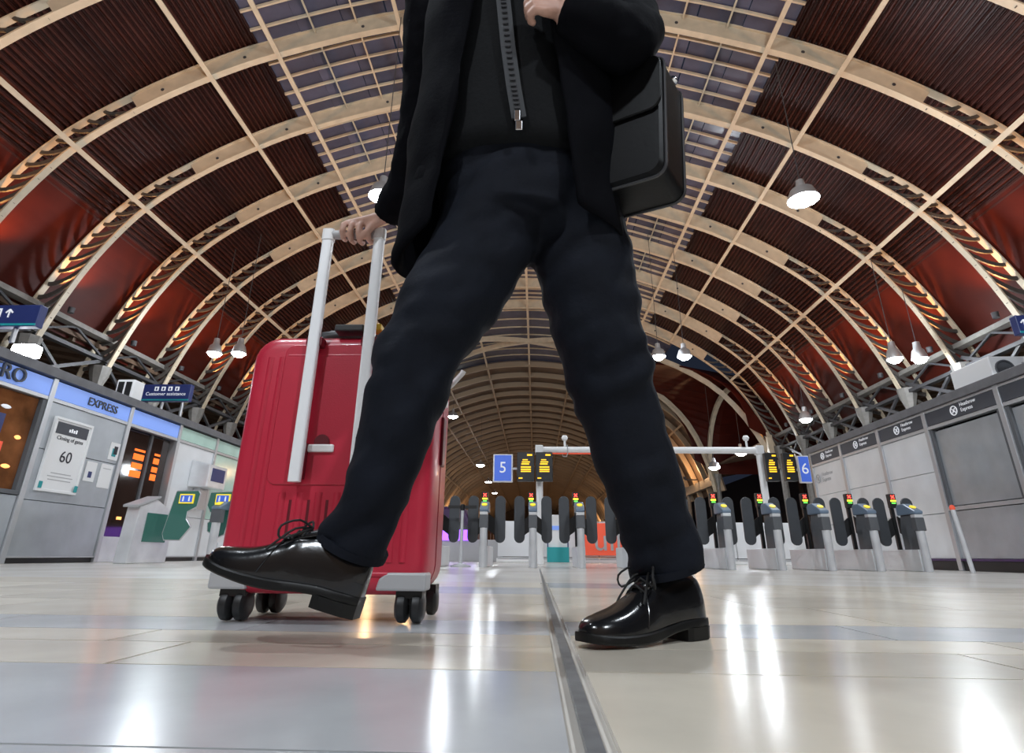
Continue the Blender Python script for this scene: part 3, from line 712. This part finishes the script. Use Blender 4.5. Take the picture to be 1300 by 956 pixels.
for (x0, y0, x1, y1, d, lb) in ((627, 578, 651, 613, '5', 'blue platform sign with a white five'), (1008, 580, 1028, 614, '6', 'blue platform sign with a white six')):
    a, b = W(x0, y0), W(x1, y1); cx = (a.x+b.x)/2; cz = (a.z+b.z)/2; wd = b.x-a.x; ht = a.z-b.z
    t = tag(empty('platform_sign', (cx, Yg-.1, cz)), lb, 'sign')
    slab('frame', (cx, Yg-.1, cz), wd, ht, .1, 'white', t); slab('face', (cx, Yg-.155, cz), wd*.86, ht*.92, .012, 'platform_blue', t, 0)
    text('numeral', d, ht*.56, 'white_ink', t, (cx, Yg-.165, cz), (1, 0, 0), ext=.004)
    slab('bracket', (cx+(.25 if d == '5' else -.2), Yg-.06, cz), .3, .05, .05, 'alu', t)
# ---- beyond the gates
hb = tag(empty('white_hoarding', (0, 17, 0)), 'low white hoarding behind the ticket gates', 'hoarding')
for i in range(9):
    if i in (5,): continue
    x = -.6+i*.95; slab('panel', (x, 17, .62), .93, .95, .06, 'hoarding', hb); slab('foot_rail', (x, 17, .1), .93, .06, .1, 'alu', hb)
slab('base_board', (3.2, 17.02, .05), 8.6, .1, .14, 'white', hb)
ps = tag(empty('orange_poster', (2.0, 16.8, .3)), 'orange red advertising panel with pale letters behind gates', 'poster')
slab('panel', (2.05, 16.85, .62), 1.6, .85, .06, 'poster_red', ps); text('lettering', 'ull', .85, 'case_grey', ps, (2.0, 16.81, .58), (1, 0, 0), ext=.005)
nb = tag(empty('notice_board', (.57, 15.5, 0)), 'white notice board with teal foot behind the gates', 'notice board')
slab('board', (.57, 15.5, .75), .5, .85, .06, 'white', nb); slab('foot', (.57, 15.46, .2), .56, .36, .2, 'teal', nb); slab('blue_band', (.57, 15.465, .85), .5, .1, .012, 'sign_blue', nb, 0)
slab('frame', (.31, 15.48, .6), .03, .9, .08, 'navy', nb); slab('frame', (.83, 15.48, .6), .03, .9, .08, 'navy', nb)
tr = tag(empty('train', (-3.2, 30, 0)), 'dark train with purple lit flank at the far platform', 'train')
mb = MB(); mb.prism([(-1.4, .4), (1.4, .4), (1.4, 2.6), (.9, 3.5), (-.9, 3.5), (-1.4, 2.6)], 30, 60, lambda u, v, t: Vector((-4.6+u, t, v-1.0+.0))); mb.obj('body', 'purple_dark', tr, world=True, bevel=.15)
slab('windscreen', (-4.6, 29.96, 1.5), 1.7, .7, .04, 'black', tr); 
for q in (-1, 1): slab('headlight', (-4.6+q*.9, 29.95, .45), .3, .14, .05, 'lamp_white', tr)
slab('painted_purple_light', (-4.6, 29.96, .8), 2.2, .25, .04, 'purple_glow', tr)  # purple light falling on the train, put into a glowing band
for i in range(9): slab('window', (-3.19, 32+i*3, 1.5), .02, .7, 1.8, 'window_glass', tr)
kb = tag(empty('purple_kiosk', (-1.7, 18, 0)), 'glass kiosk with purple light beside the white hoarding', 'kiosk')
slab('counter', (-2.0, 18, .3), 2.0, .6, .8, 'case_grey', kb); slab('light_panel', (-2.3, 17.58, .72), 1.1, .3, .04, 'purple_glow', kb); slab('top', (-2.0, 18, .95), 2.0, .06, .9, 'dark_iron', kb)
for q in (-2.9, -1.1): slab('upright', (q, 17.7, .75), .05, .45, .05, 'alu', kb)
# ================================================================== SUITCASE
def rrect(wd, ht, r, n=6):
    out = []
    for cx, cz, a0 in ((wd/2-r, ht/2-r, 0), (-wd/2+r, ht/2-r, 90), (-wd/2+r, -ht/2+r, 180), (wd/2-r, -ht/2+r, 270)):
        for i in range(n+1):
            a = R_(a0+90*i/n); out.append((cx+r*math.cos(a), cz+r*math.sin(a)))
    return out
CX0, CX1, CY0, CY1, CZ0, CZ1 = -.868, -.292, 1.61, 1.915, .068, .805
cxm, czm, cw, ch = (CX0+CX1)/2, (CZ0+CZ1)/2, CX1-CX0, CZ1-CZ0
case = tag(empty('suitcase', (cxm, 1.76, 0)), 'large glossy red hard shell suitcase with white telescopic handle', 'suitcase')
def shell(name, ys, m):
    mb = MB(); mb.rings([[Vector((cxm+u, y, czm+v)) for u, v in rrect(cw-2*i, ch-2*i, max(.075-i*.5, .03))] for y, i in ys]); return mb.obj(name, m, case, 30, world=True)
sh1 = shell('front_shell', [(CY0, .035), (CY0+.006, .018), (CY0+.02, .006), (CY0+.045, 0), (1.755, 0), (1.757, .01)], 'case_red')
shell('seam', [(1.755, .008), (1.772, .008)], 'case_dark')
sh2 = shell('back_shell', [(1.770, .01), (1.772, 0), (CY1-.045, 0), (CY1-.02, .006), (CY1, .03)], 'case_red')
def ridge(x0, z0, x1, z1, wd=.02, par=None, m='case_red', d=.007):
    mb = MB(); mb.tube([(x0, CY0+.002, z0), (x1, CY0+.002, z1)], wd/2, 10); 
    for v in mb.v: v.y = CY0+.002+(v.y-CY0-.002)*(d*2/wd)
    return mb.obj('ridge', m, par or sh1, 40, world=True)
for x in (CX0+.065, CX0+.10, CX1-.065, CX1-.10): ridge(x, .15, x, .73)
for i in range(6):
    x = CX0+.16+i*.052; ridge(x, .14, x, .33, .022)
    x2 = x+.026; ridge(x2, .15, x2, .31, .012, m='case_dark', d=.003)  # second strip is darker red: shade of the slots put into colour
ridge(CX0+.12, .735, CX1-.12, .735, .016); ridge(CX0+.10, .12, CX1-.10, .12, .016)
mb = MB(); mb.rings([[Vector((-.615+u, y, .56+v)) for u, v in rrect(.29, .42, .03)] for y in (CY0+.003, CY0-.004)]); mb.obj('handle_panel', 'case_red', sh1, 30, world=True, bevel=.003)
mb = MB(); mb.box((-.612, CY0-.008, .452), (.075, .012, .022)); mb.obj('name_plate', 'white', case, world=True, bevel=.004)
mb = MB(); mb.lathe([(.022, 0), (.022, .004)], 16); 
for v in mb.v: v.x, v.y, v.z = -.612+v.x, CY0-.005-v.z, .47+v.y
mb.obj('lock_recess', 'case_dark', case, world=True)
hx = (P(410, 400, 1.575).x, P(470, 400, 1.575).x)
HXL, HXR, HY, HZ = P(418, 296, 1.575).x, P(482, 302, 1.575).x, 1.575, P(450, 298, 1.575).z
hd = MB(); hd.tube([(HXL-.012, HY, HZ), (HXR+.012, HY, HZ)], .015, 14); hd = hd.obj('grip', 'case_grey', case, 40, world=True)
for x, zb in ((HXL, .355), (HXR, .395)):
    mb = MB(); mb.rings([[Vector((x+u, HY+v, z)) for u, v in rrect(.034, .026, .009, 4)] for z in (zb, HZ-.01)]); mb.obj('handle_tube', 'tube_white', case, 40, world=True)
    mb = MB(); mb.rings([[Vector((x+u, HY+v, z)) for u, v in rrect(.038, .032, .010, 4)] for z in (HZ-.022, HZ+.016)]); mb.obj('handle_cap', 'white', case, 40, world=True)
    mb = MB(); mb.box((x, 1.594, zb+.06), (.03, .03, .10)); mb.obj('tube_mount', 'case_dark', case, world=True)
    mb = MB(); mb.box((x, 1.594, .77), (.05, .04, .03)); mb.obj('tube_collar', 'case_dark', case, world=True, bevel=.005)
mb = MB(); mb.tube([(-.69, 1.70, .80), (-.68, 1.70, .83), (-.64, 1.70, .835), (-.52, 1.70, .835), (-.48, 1.70, .83), (-.47, 1.70, .80)], .013, 10, flat=1.6); mb.obj('top_handle', 'rubber', case, 40, world=True)
mb = MB(); mb.box((-.57, 1.62, .822), (.09, .05, .022)); mb.obj('black_tag', 'rubber', case, world=True, bevel=.004)
mb = MB(); mb.box((-.495, 1.62, .825), (.05, .05, .02)); mb.obj('yellow_tag', 'tag_yellow', case, world=True, bevel=.004)
for y, z in ((1.70, .62), (1.85, .62)):
    pass
mb = MB(); mb.box((CX1+.003, 1.765, .50), (.012, .05, .15)); mb.obj('side_latch', 'case_dark', case, world=True, bevel=.004)
mb = MB(); mb.box((CX1+.004, 1.765, .64), (.014, .05, .05)); mb.obj('side_clip', 'white', case, world=True, bevel=.004)
mb = MB(); mb.tube([(CX1-.0, 1.80, .68), (CX1+.02, 1.80, .70), (CX1+.05, 1.80, .735), (CX1+.055, 1.80, .745)], .009, 8); mb.obj('side_handle', 'white', case, 40, world=True)
for x0, x1 in ((CX0-.004, CX0+.10), (CX1-.13, CX1+.004)):
    s = 1 if x0 > -.6 else -1; xo = x1 if s > 0 else x0; xi = x0 if s > 0 else x1
    mb = MB(); mb.prism([(xo, .080), (xo, .125), (xi+s*.03, .125), (xi+s*.008, .11), (xi, .080)], CY0-.006, CY0+.07, lambda u, v, t: Vector((u, t, v))); mb.obj('corner_guard', 'case_grey', case, world=True, bevel=.006)
for x, y in ((-.81, 1.655), (-.335, 1.655), (-.81, 1.875), (-.335, 1.875)):
    wp = MB(); wp.box((x, y, .074), (.07, .06, .024)); wp.tube([(x, y, .07), (x, y, .045)], .02, 10); wp = wp.obj('castor', 'rubber', case, world=True)
    for q in (-1, 1):
        mb = MB(); mb.lathe([(.012, -.019), (.030, -.017), (.040, -.009), (.041, 0), (.040, .009), (.030, .017), (.012, .019)], 20)
        for v in mb.v: v.x, v.y, v.z = x+q*.020+v.z, y+v.x, .041+v.y
        mb.obj('wheel', 'rubber', wp, 40, world=True)

# ================================================================== PERSON
person = tag(empty('person', (.05, 1.3, 0)), 'person in black coat and dark jeans striding left, hand on the suitcase', 'person')
def remesh(o, vox, smooth=6, wr=0, wscale=.08, fac=.5):
    m = o.modifiers.new('remesh', 'REMESH'); m.mode = 'VOXEL'; m.voxel_size = vox; m.use_smooth_shade = True
    s = o.modifiers.new('smooth', 'SMOOTH'); s.iterations = smooth; s.factor = fac
    if wr:
        t = bpy.data.textures.new(o.name+'_folds', 'CLOUDS'); t.noise_scale = wscale; t.noise_depth = 2
        d = o.modifiers.new('folds', 'DISPLACE'); d.texture = t; d.strength = wr; d.mid_level = .5; d.texture_coords = 'LOCAL'
    dg = bpy.context.evaluated_depsgraph_get(); me = bpy.data.meshes.new_from_object(o.evaluated_get(dg)); mm = o.data.materials[0]
    o.modifiers.clear(); o.data = me; me.materials.clear(); me.materials.append(mm)
    for p in me.polygons: p.use_smooth = True
def chain(pts):     # (px, py, Y, r)
    return [P(a, b, c) for a, b, c, r in pts], [r for *_, r in pts]
def dens(pts, n=4): # smooth the control points of a chain
    out = []
    for i in range(len(pts)-1):
        p0, p1, p2, p3 = pts[max(i-1, 0)], pts[i], pts[i+1], pts[min(i+2, len(pts)-1)]
        for k in range(n): out.append(_cr(p0, p1, p2, p3, k/n))
    out.append(pts[-1]); return out
LEG_STAND = [(846, 724, 1.425, .083), (832, 672, 1.41, .086), (813, 605, 1.385, .091), (792, 540, 1.355, .099), (774, 475, 1.32, .110), (752, 385, 1.28, .117), (730, 300, 1.25, .124), (708, 232, 1.225, .128), (698, 195, 1.215, .12)]
LEG_SWING = [(447, 694, 1.215, .072), (468, 650, 1.20, .073), (494, 575, 1.175, .077), (512, 512, 1.155, .080), (526, 458, 1.15, .088), (560, 402, 1.165, .105), (597, 340, 1.19, .120), (630, 272, 1.205, .128), (640, 225, 1.21, .122)]
jb = MB()
for ch_ in (LEG_STAND, LEG_SWING):
    p, r = chain(dens(ch_)); jb.tube(p, r, 20)
jb.rings([[Vector((-.045+rx*math.cos(a), 1.215+.155*math.sin(a), z)) for a in [2*math.pi*i/28 for i in range(28)]] for z, rx in ((.92, .15), (.97, .19), (1.05, .205), (1.14, .205))])
jeans = jb.obj('jeans', 'denim', person, world=True); remesh(jeans, .009, 5)
def creases(o, amp):
    W_ = wmat(o); kn = [P(774, 475, 1.32), P(526, 458, 1.15), P(846, 724, 1.425), P(447, 694, 1.215), P(668, 250, 1.1)]
    vs = o.data.vertices; nr = [v.normal.copy() for v in vs]
    for v, n_ in zip(vs, nr):
        c = W_@v.co; near = max(math.exp(-((c-k).length/.17)**2) for k in kn)
        a = noise.noise(Vector((c.x*9+c.z*5, c.y*9, c.z*21-c.x*9)))
        b_ = noise.noise(Vector((c.x*4, c.y*4, c.z*5)))
        v.co += n_*(amp*(.35+1.0*near)*(abs(a)**.8*math.copysign(1, a))+.010*b_)
creases(jeans, .0115)
for ch_ in (LEG_STAND, LEG_SWING):
    hem = MB()
    a, b = P(*ch_[0][:3]), P(*ch_[1][:3]); d = (b-a).normalized(); hem.tube([a-d*.004, a+d*.012], ch_[0][3]+.003, 22)
    hem.obj('jeans_hem', 'denim', jeans, 40, world=True)
bt = MB(); bt.rings([[Vector((-.045+.212*math.cos(a), 1.215+.162*math.sin(a), z)) for a in [2*math.pi*i/32 for i in range(32)]] for z in (1.09, 1.13)]); bt.obj('waistband', 'denim', jeans, 40, world=True)
# torso pieces: centre line and half widths by height
def tor(z):
    t = (z-.82)/(1.56-.82); return -.06+.025*t, 1.225-.11*t, .275-.04*t, .175-.01*t
def shellrow(z, a0, a1, n, k=1.0, dz=0):
    cx, cy, rx, ry = tor(z); out = []
    for i in range(n+1):
        a = a0+(a1-a0)*i/n; hz = z+dz*(.06*math.cos(a)**2-.055*max(0, -math.sin(a)))
        fold = 1+.03*math.sin(a*5+z*9)*max(0, (1.3-z))
        out.append(Vector((cx+rx*k*fold*math.sin(a), cy-ry*k*fold*math.cos(a), hz)))
    return out
sw = MB(); rows = []
for i in range(13):
    z = 1.06+(1.62-1.06)*i/12; r = shellrow(z, 0, 2*math.pi*27/28, 27, .84 if i < 11 else .80-.18*(i-10)); rows.append(r)
sw.rings(rows); sw = sw.obj('sweater', 'sweater', person, 'all', world=True)
zl = MB(); zp = []
for px_, py_ in ((636, -25), (640, 10), (645, 60), (652, 110), (659, 150)):
    q = P(px_, py_, 1.05); cx, cy, rx, ry = tor(q.z); q = P(px_, py_, cy-ry*.84*math.sqrt(max(0, 1-((q.x-cx)/(rx*.84))**2))-.006); zp.append(q)
for a, b in zip(zp, zp[1:]): zl.bar(a, b, .034, .006, (0, -1, 0))
zl.obj('zip_tape', 'zip_tape', sw, world=True)
zt = MB()
for a, b in zip(zp, zp[1:]):
    for i in range(7): c = a.lerp(b, i/7)+Vector((0, -.004, 0)); zt.box(c, (.012, .004, .006))
zt.obj('zip_teeth', 'bag_edge', sw, world=True)
e_ = zp[-1]; mb = MB(); mb.box(e_+Vector((-.004, -.008, .0)), (.014, .006, .03)); mb.box(e_+Vector((.0, -.01, -.03)), (.016, .006, .026)); mb.obj('zip_pull', 'chrome', sw, world=True, bevel=.002)
# open coat
cb = MB(); rows = []
NR = 16
def flap(z):   # opening angles left and right of the front
    t = max(0, min(1, (1.60-z)/.75)); return -(.42+.30*t**2), .22+.42*t
for i in range(NR+1):
    t = i/NR; z = 1.60-(1.60-.865)*t; l, r = flap(z)
    row = shellrow(z, r, 2*math.pi+l, 36, 1.0 if t > .06 else .86, dz=t*t)
    rows.append(row)
cb.rings(rows, caps=False, closed=False)
coat = cb.obj('coat', 'coat_wool', person, 'all', world=True)
so = coat.modifiers.new('thick', 'SOLIDIFY'); so.thickness = .014; so.offset = 0
ss = coat.modifiers.new('sub', 'SUBSURF'); ss.levels = ss.render_levels = 1
ct = bpy.data.textures.new('coat_folds', 'CLOUDS'); ct.noise_scale = .16; dm = coat.modifiers.new('folds', 'DISPLACE'); dm.texture = ct; dm.strength = .03; dm.texture_coords = 'LOCAL'
# shoulders of the coat close over the sweater
yk = MB(); rows = []
for i in range(6):
    t = i/5; cx, cy, rx, ry = tor(1.58); k = 1.0-.68*t
    rows.append([Vector((cx+rx*(.93 if t < .1 else 1)*k*math.sin(a), cy-ry*k*math.cos(a)*(1-.05*t), 1.585+.075*math.sin(t*1.5))) for a in [2*math.pi*j/32 for j in range(32)]])
yk.rings(rows); yk.obj('coat_yoke', 'coat_wool', coat, 'all', world=True)
ARM_L = [(738, -70, 1.12, .085), (775, -25, 1.10, .086), (796, 38, 1.07, .084), (790, 52, 1.03, .08), (750, 32, .99, .066), (712, 16, .97, .052)]
ARM_R = [(560, -75, 1.13, .085), (548, 20, 1.20, .080), (542, 120, 1.30, .074), (534, 178, 1.375, .072), (515, 235, 1.455, .062), (491, 276, 1.535, .050)]
for ch_ in (ARM_L, ARM_R):
    p, r = chain(dens(ch_)); mb = MB(); mb.tube(p, r, 20); s_ = mb.obj('sleeve', 'coat_wool', coat, world=True); remesh(s_, .01, 4, .02, .09)
# body under the clothes, one surface with hands and head
bd = MB()
for ch_ in (LEG_STAND, LEG_SWING):
    p, r = chain(dens(ch_)); bd.tube(p, [q*.72 for q in r], 14)
for ch_ in (ARM_L, ARM_R):
    p, r = chain(dens(ch_)); bd.tube(p, [max(q*.62, .029) for q in r], 14)
bd.rings([[Vector((tor(z)[0]+tor(z)[2]*.66*math.cos(a), tor(z)[1]+tor(z)[3]*.7*math.sin(a), z)) for a in [2*math.pi*i/20 for i in range(20)]] for z in (.95, 1.1, 1.3, 1.5, 1.58)])
nk = Vector((tor(1.58)[0], tor(1.58)[1], 1.56)); bd.tube([nk, nk+Vector((-.005, -.02, .16))], .056, 16)
hc = nk+Vector((-.01, -.045, .245))
bd.rings([[hc+Vector((.076*s_*math.cos(a), .097*s_*math.sin(a)-(.012 if z < -.05 else 0), z)) for a in [2*math.pi*i/18 for i in range(18)]] for z, s_ in ((-.12, .35), (-.105, .62), (-.06, .86), (0, 1), (.05, 1), (.09, .85), (.115, .5), (.122, .2))])
bd.tube([hc+Vector((0, -.088, .012)), hc+Vector((0, -.104, -.012)), hc+Vector((0, -.114, -.03)), hc+Vector((0, -.09, -.042))], [.008, .011, .014, .010], 8)
for q in (-1, 1): bd.tube([hc+Vector((q*.074, .012, -.03)), hc+Vector((q*.086, .018, 0)), hc+Vector((q*.08, .016, .028))], [.008, .014, .008], 8)
bd.tube([hc+Vector((-.024, -.088, -.068)), hc+Vector((0, -.096, -.067)), hc+Vector((.024, -.088, -.068))], [.005, .008, .005], 8)
def hand(wrist, knuck, side, curl, flen=.085):
    """palm from wrist to the knuckle line, four fingers along `curl` paths and a thumb"""
    w0 = Vector(wrist)
    n = len(knuck)
    for i, k in enumerate(knuck):
        k = Vector(k); bd.tube([w0.lerp(k, .05), w0.lerp(k, .5), k], [.022, .016, .0125], 10)
        pts = [k]+[k+Vector(c)*(1, 1.06, 1.0, .85)[i] for c in curl]; bd.tube(pts, [.0118, .0105, .0100, .0095, .0088, .006][:len(pts)], 10)
    bd.tube([w0.lerp(Vector(side[0]), .2)]+[Vector(s_) for s_ in side], [.018, .0135, .012, .010, .006][:len(side)+1], 10)
wR = P(494, 274, 1.53)
gx = [HXL+(HXR-HXL)*t for t in (.86, .69, .52, .35)]
hand(wR, [(x, HY-.012, HZ+.034) for x in gx], [(gx[0]+.008, HY-.035, HZ+.012), (gx[0]-.006, HY-.036, HZ-.012), (gx[0]-.028, HY-.028, HZ-.026)],
     [(-.004, -.020, -.018), (-.006, -.022, -.044), (-.006, -.004, -.064), (-.004, .018, -.060), (-.002, .028, -.048)])
wL = P(712, 15, .97)
kL = P(690, 2, .945)
hand(wL, [kL+Vector((.0, -.002, .024-.019*i)) for i in range(4)], [kL+Vector((.035, -.012, .045)), kL+Vector((.0, -.016, .055)), kL+Vector((-.026, -.012, .05))],
     [(-.022, -.006, .0), (-.036, .006, -.002), (-.036, .026, -.004), (-.022, .034, -.004)])
body = bd.obj('body', 'skin', person, world=True); remesh(body, .005, 2, fac=.4)
hr = MB(); hr.rings([[hc+Vector((.082*s_*math.cos(a), .012+.097*s_*math.sin(a), z)) for a in [2*math.pi*i/20 for i in range(20)]] for z, s_ in ((.035, 1.0), (.07, 1.0), (.10, .85), (.125, .55), (.134, .1))])
hr.rings([[hc+Vector((.080*math.cos(a), .03+.085*math.sin(a), z)) for a in [math.pi*i/14 for i in range(15)]]+[hc+Vector((.070*math.cos(a), .03+.05*math.sin(a), z)) for a in [math.pi*(14-i)/14 for i in range(15)]] for z in (-.075, -.02, .05)])
hr.obj('hair', 'hair', person, 40, world=True)
for q in (-1, 1):
    ey = MB(); ey.lathe([(.001, -.011), (.008, -.007), (.011, 0), (.008, .007), (.001, .011)], 12, hc+Vector((q*.03, -.085, .0))); ey.obj('eye', 'white', person, 'all', world=True)
# shoes
def shoe(M, L=.335):
    k = L/.33
    root = empty('shoe', parent=person); root.matrix_basis = person.matrix_basis.inverted() @ M @ Matrix.Scale(k, 4)
    xs = [0, .015, .04, .08, .12, .16, .20, .24, .275, .305, .322, .330]
    wd = [.030, .050, .064, .068, .070, .078, .092, .098, .094, .076, .050, .020]
    tp = [.098, .120, .128, .130, .126, .112, .090, .070, .060, .052, .044, .034]
    bs = [.036, .036, .036, .035, .030, .024, .020, .018, .018, .020, .022, .024]
    fine = dens(list(zip(xs, wd, tp, bs)), 3); xs, wd, tp, bs = [list(q) for q in zip(*fine)]
    mb = MB(); rings = []
    for x, w_, t_, b_ in zip(xs, wd, tp, bs):
        r = []
        for j in range(20):
            a = 2*math.pi*j/20; cy_, sz = math.cos(a), math.sin(a)
            yy = w_/2*math.copysign(abs(cy_)**.75, cy_); zz = (b_+(t_-b_)*(max(sz, 0)**(.8 if x > .17 else .6))) if sz > 0 else b_+.004*sz
            if x < .15 and sz > .5: yy *= .86
            r.append(Vector((x, yy, zz)))
        rings.append(r)
    mb.rings(rings); up = mb.obj('upper', 'leather', root, 'all')
    sd = up.modifiers.new('sub', 'SUBSURF'); sd.levels = sd.render_levels = 1
    n = len(xs); so_ = MB(); rr = []
    for x, w_, b_ in zip(xs, wd, bs):
        h = w_/2+.0045; lo = b_-.013 if x < .12 else b_-.013+(.0 if x > .26 else -.003*math.sin((x-.12)/.14*math.pi)); lo = max(lo, .001)
        xx = x+(.005*max(0, (x-.3)/.03)); rr.append([Vector((xx, -h*.94, lo)), Vector((xx, h*.94, lo)), Vector((xx, h, lo+.003)), Vector((xx, h, b_+.0)), Vector((xx, h*.95, b_+.003)), Vector((xx, -h*.95, b_+.003)), Vector((xx, -h, b_)), Vector((xx, -h, lo+.003))])
    so_.rings(rr); so_.obj('outsole', 'sole', root, 35)
    he = MB(); rr = []
    for z, e in ((0, .0), (.024, .002)):
        rr.append([Vector((x, s*(w_/2+.004+e), z)) for x, w_, s in ((.0, .03, -1), (.02, .056, -1), (.07, .066, -1), (.085, .062, -1), (.085, .062, 1), (.07, .066, 1), (.02, .056, 1), (.0, .03, 1))])
    he.rings(rr); he.obj('heel', 'sole', root)
    tg = MB(); tg.rings([[Vector((x, s, z+.004)) for s, z in ((-w_, zt-.012), (-w_*.5, zt), (w_*.5, zt), (w_, zt-.012))] for x, zt, w_ in ((.085, .140, .026), (.12, .132, .026), (.155, .117, .024), (.19, .098, .018))], caps=False, closed=False)
    t2 = tg.obj('tongue', 'leather', root, 'all'); t2.modifiers.new('thick', 'SOLIDIFY').thickness = .004
    lc = MB()
    for x, z in ((.150, .123), (.168, .113), (.186, .101)): lc.tube([(x, -.026, z-.010), (x+.004, 0, z+.005), (x, .026, z-.010)], .0024, 6)
    for sd_ in (-1, 1):
        lc.tube(dens([(.146, 0, .130), (.165, sd_*.030, .140), (.188, sd_*.050, .122), (.182, sd_*.048, .100), (.160, sd_*.025, .116), (.146, 0, .130)], 3), .0024, 6)
        lc.tube(dens([(.146, 0, .130), (.172, sd_*.020, .122), (.196, sd_*.034, .088), (.206, sd_*.038, .072)], 3), .0024, 6)
    vs_ = MB(); vs_.tube(dens([(.205, -.046, .030), (.195, -.040, .062), (.185, -.020, .098), (.182, 0, .106), (.185, .020, .098), (.195, .040, .062), (.205, .046, .030)], 3), .0016, 6); vs_.obj('vamp_seam', 'leather', root, 40)
    lc.obj('laces', 'lace', root, 40)
    return root
def frame_from(heel, toe, roll=0):
    heel, toe = Vector(heel), Vector(toe); x = (toe-heel).normalized(); y = Vector((0, 0, 1)).cross(x).normalized(); z = x.cross(y)
    M = Matrix((x, y, z)).transposed().to_4x4(); M.translation = heel; return M
shoe(frame_from((.382, 1.47, 0), (.08, 1.26, 0)), .352)
shoe(frame_from(P(452, 786, 1.20), P(268, 724, 1.22)), .335)
# shoulder bag
bg = tag(empty('shoulder_bag', P(800, 262, 1.13)), 'black leather shoulder bag hanging under the raised arm', 'bag')
Mb = Matrix.Translation(P(803, 180, 1.15)) @ Matrix.Rotation(R_(-32), 4, 'Z') @ Matrix.Rotation(R_(4), 4, 'Y')
def bag(name, fn, m, smooth=False, par=None, bevel=0):
    mb = MB(); fn(mb); mb.v = [Mb@v for v in mb.v]; return mb.obj(name, m, par or bg, smooth, world=True, bevel=bevel, seg=2)
bag('body', lambda mb: mb.rings([[Vector((u, y, v)) for u, v in rrect(.21-2*i, .33-2*i, .03)] for y, i in ((-.07, .012), (-.058, 0), (.058, 0), (.07, .012))]), 'bag_leather', 30)
bag('flap', lambda mb: mb.rings([[Vector((u, y, v+.085)) for u, v in rrect(.205, .155, .03)] for y in (-.072, -.080)]), 'bag_leather', 30, bevel=.003)
bag('piping', lambda mb: mb.tube([Vector((u, -.062, v)) for u, v in rrect(.212, .332, .03)]+[Vector((.106, -.062, .136))], .004, 6), 'bag_edge', 40)
bag('piping', lambda mb: mb.tube([Vector((u, .062, v)) for u, v in rrect(.212, .332, .03)]+[Vector((.106, .062, .136))], .004, 6), 'bag_edge', 40)
for x, y in ((-.09, -.05), (.06, -.06), (.095, .03)): bag('stud', lambda mb: mb.lathe([(.002, .179), (.010, .175), (.012, .167), (.012, .161)], 12, (x, y, 0)), 'chrome', 'all')
st = MB(); st.tube(dens([tuple(Mb@Vector((-.09, 0, .17))), tuple(P(742, 60, 1.16)), tuple(P(728, -20, 1.17)), tuple(Vector((.15, 1.13, 1.66))), tuple(Vector((.19, 1.2, 1.6))), tuple(P(800, 40, 1.22)), tuple(Mb@Vector((.08, .03, .17)))], 4), .011, 8, flat=.4); st.obj('strap', 'bag_leather', bg, 40, world=True)
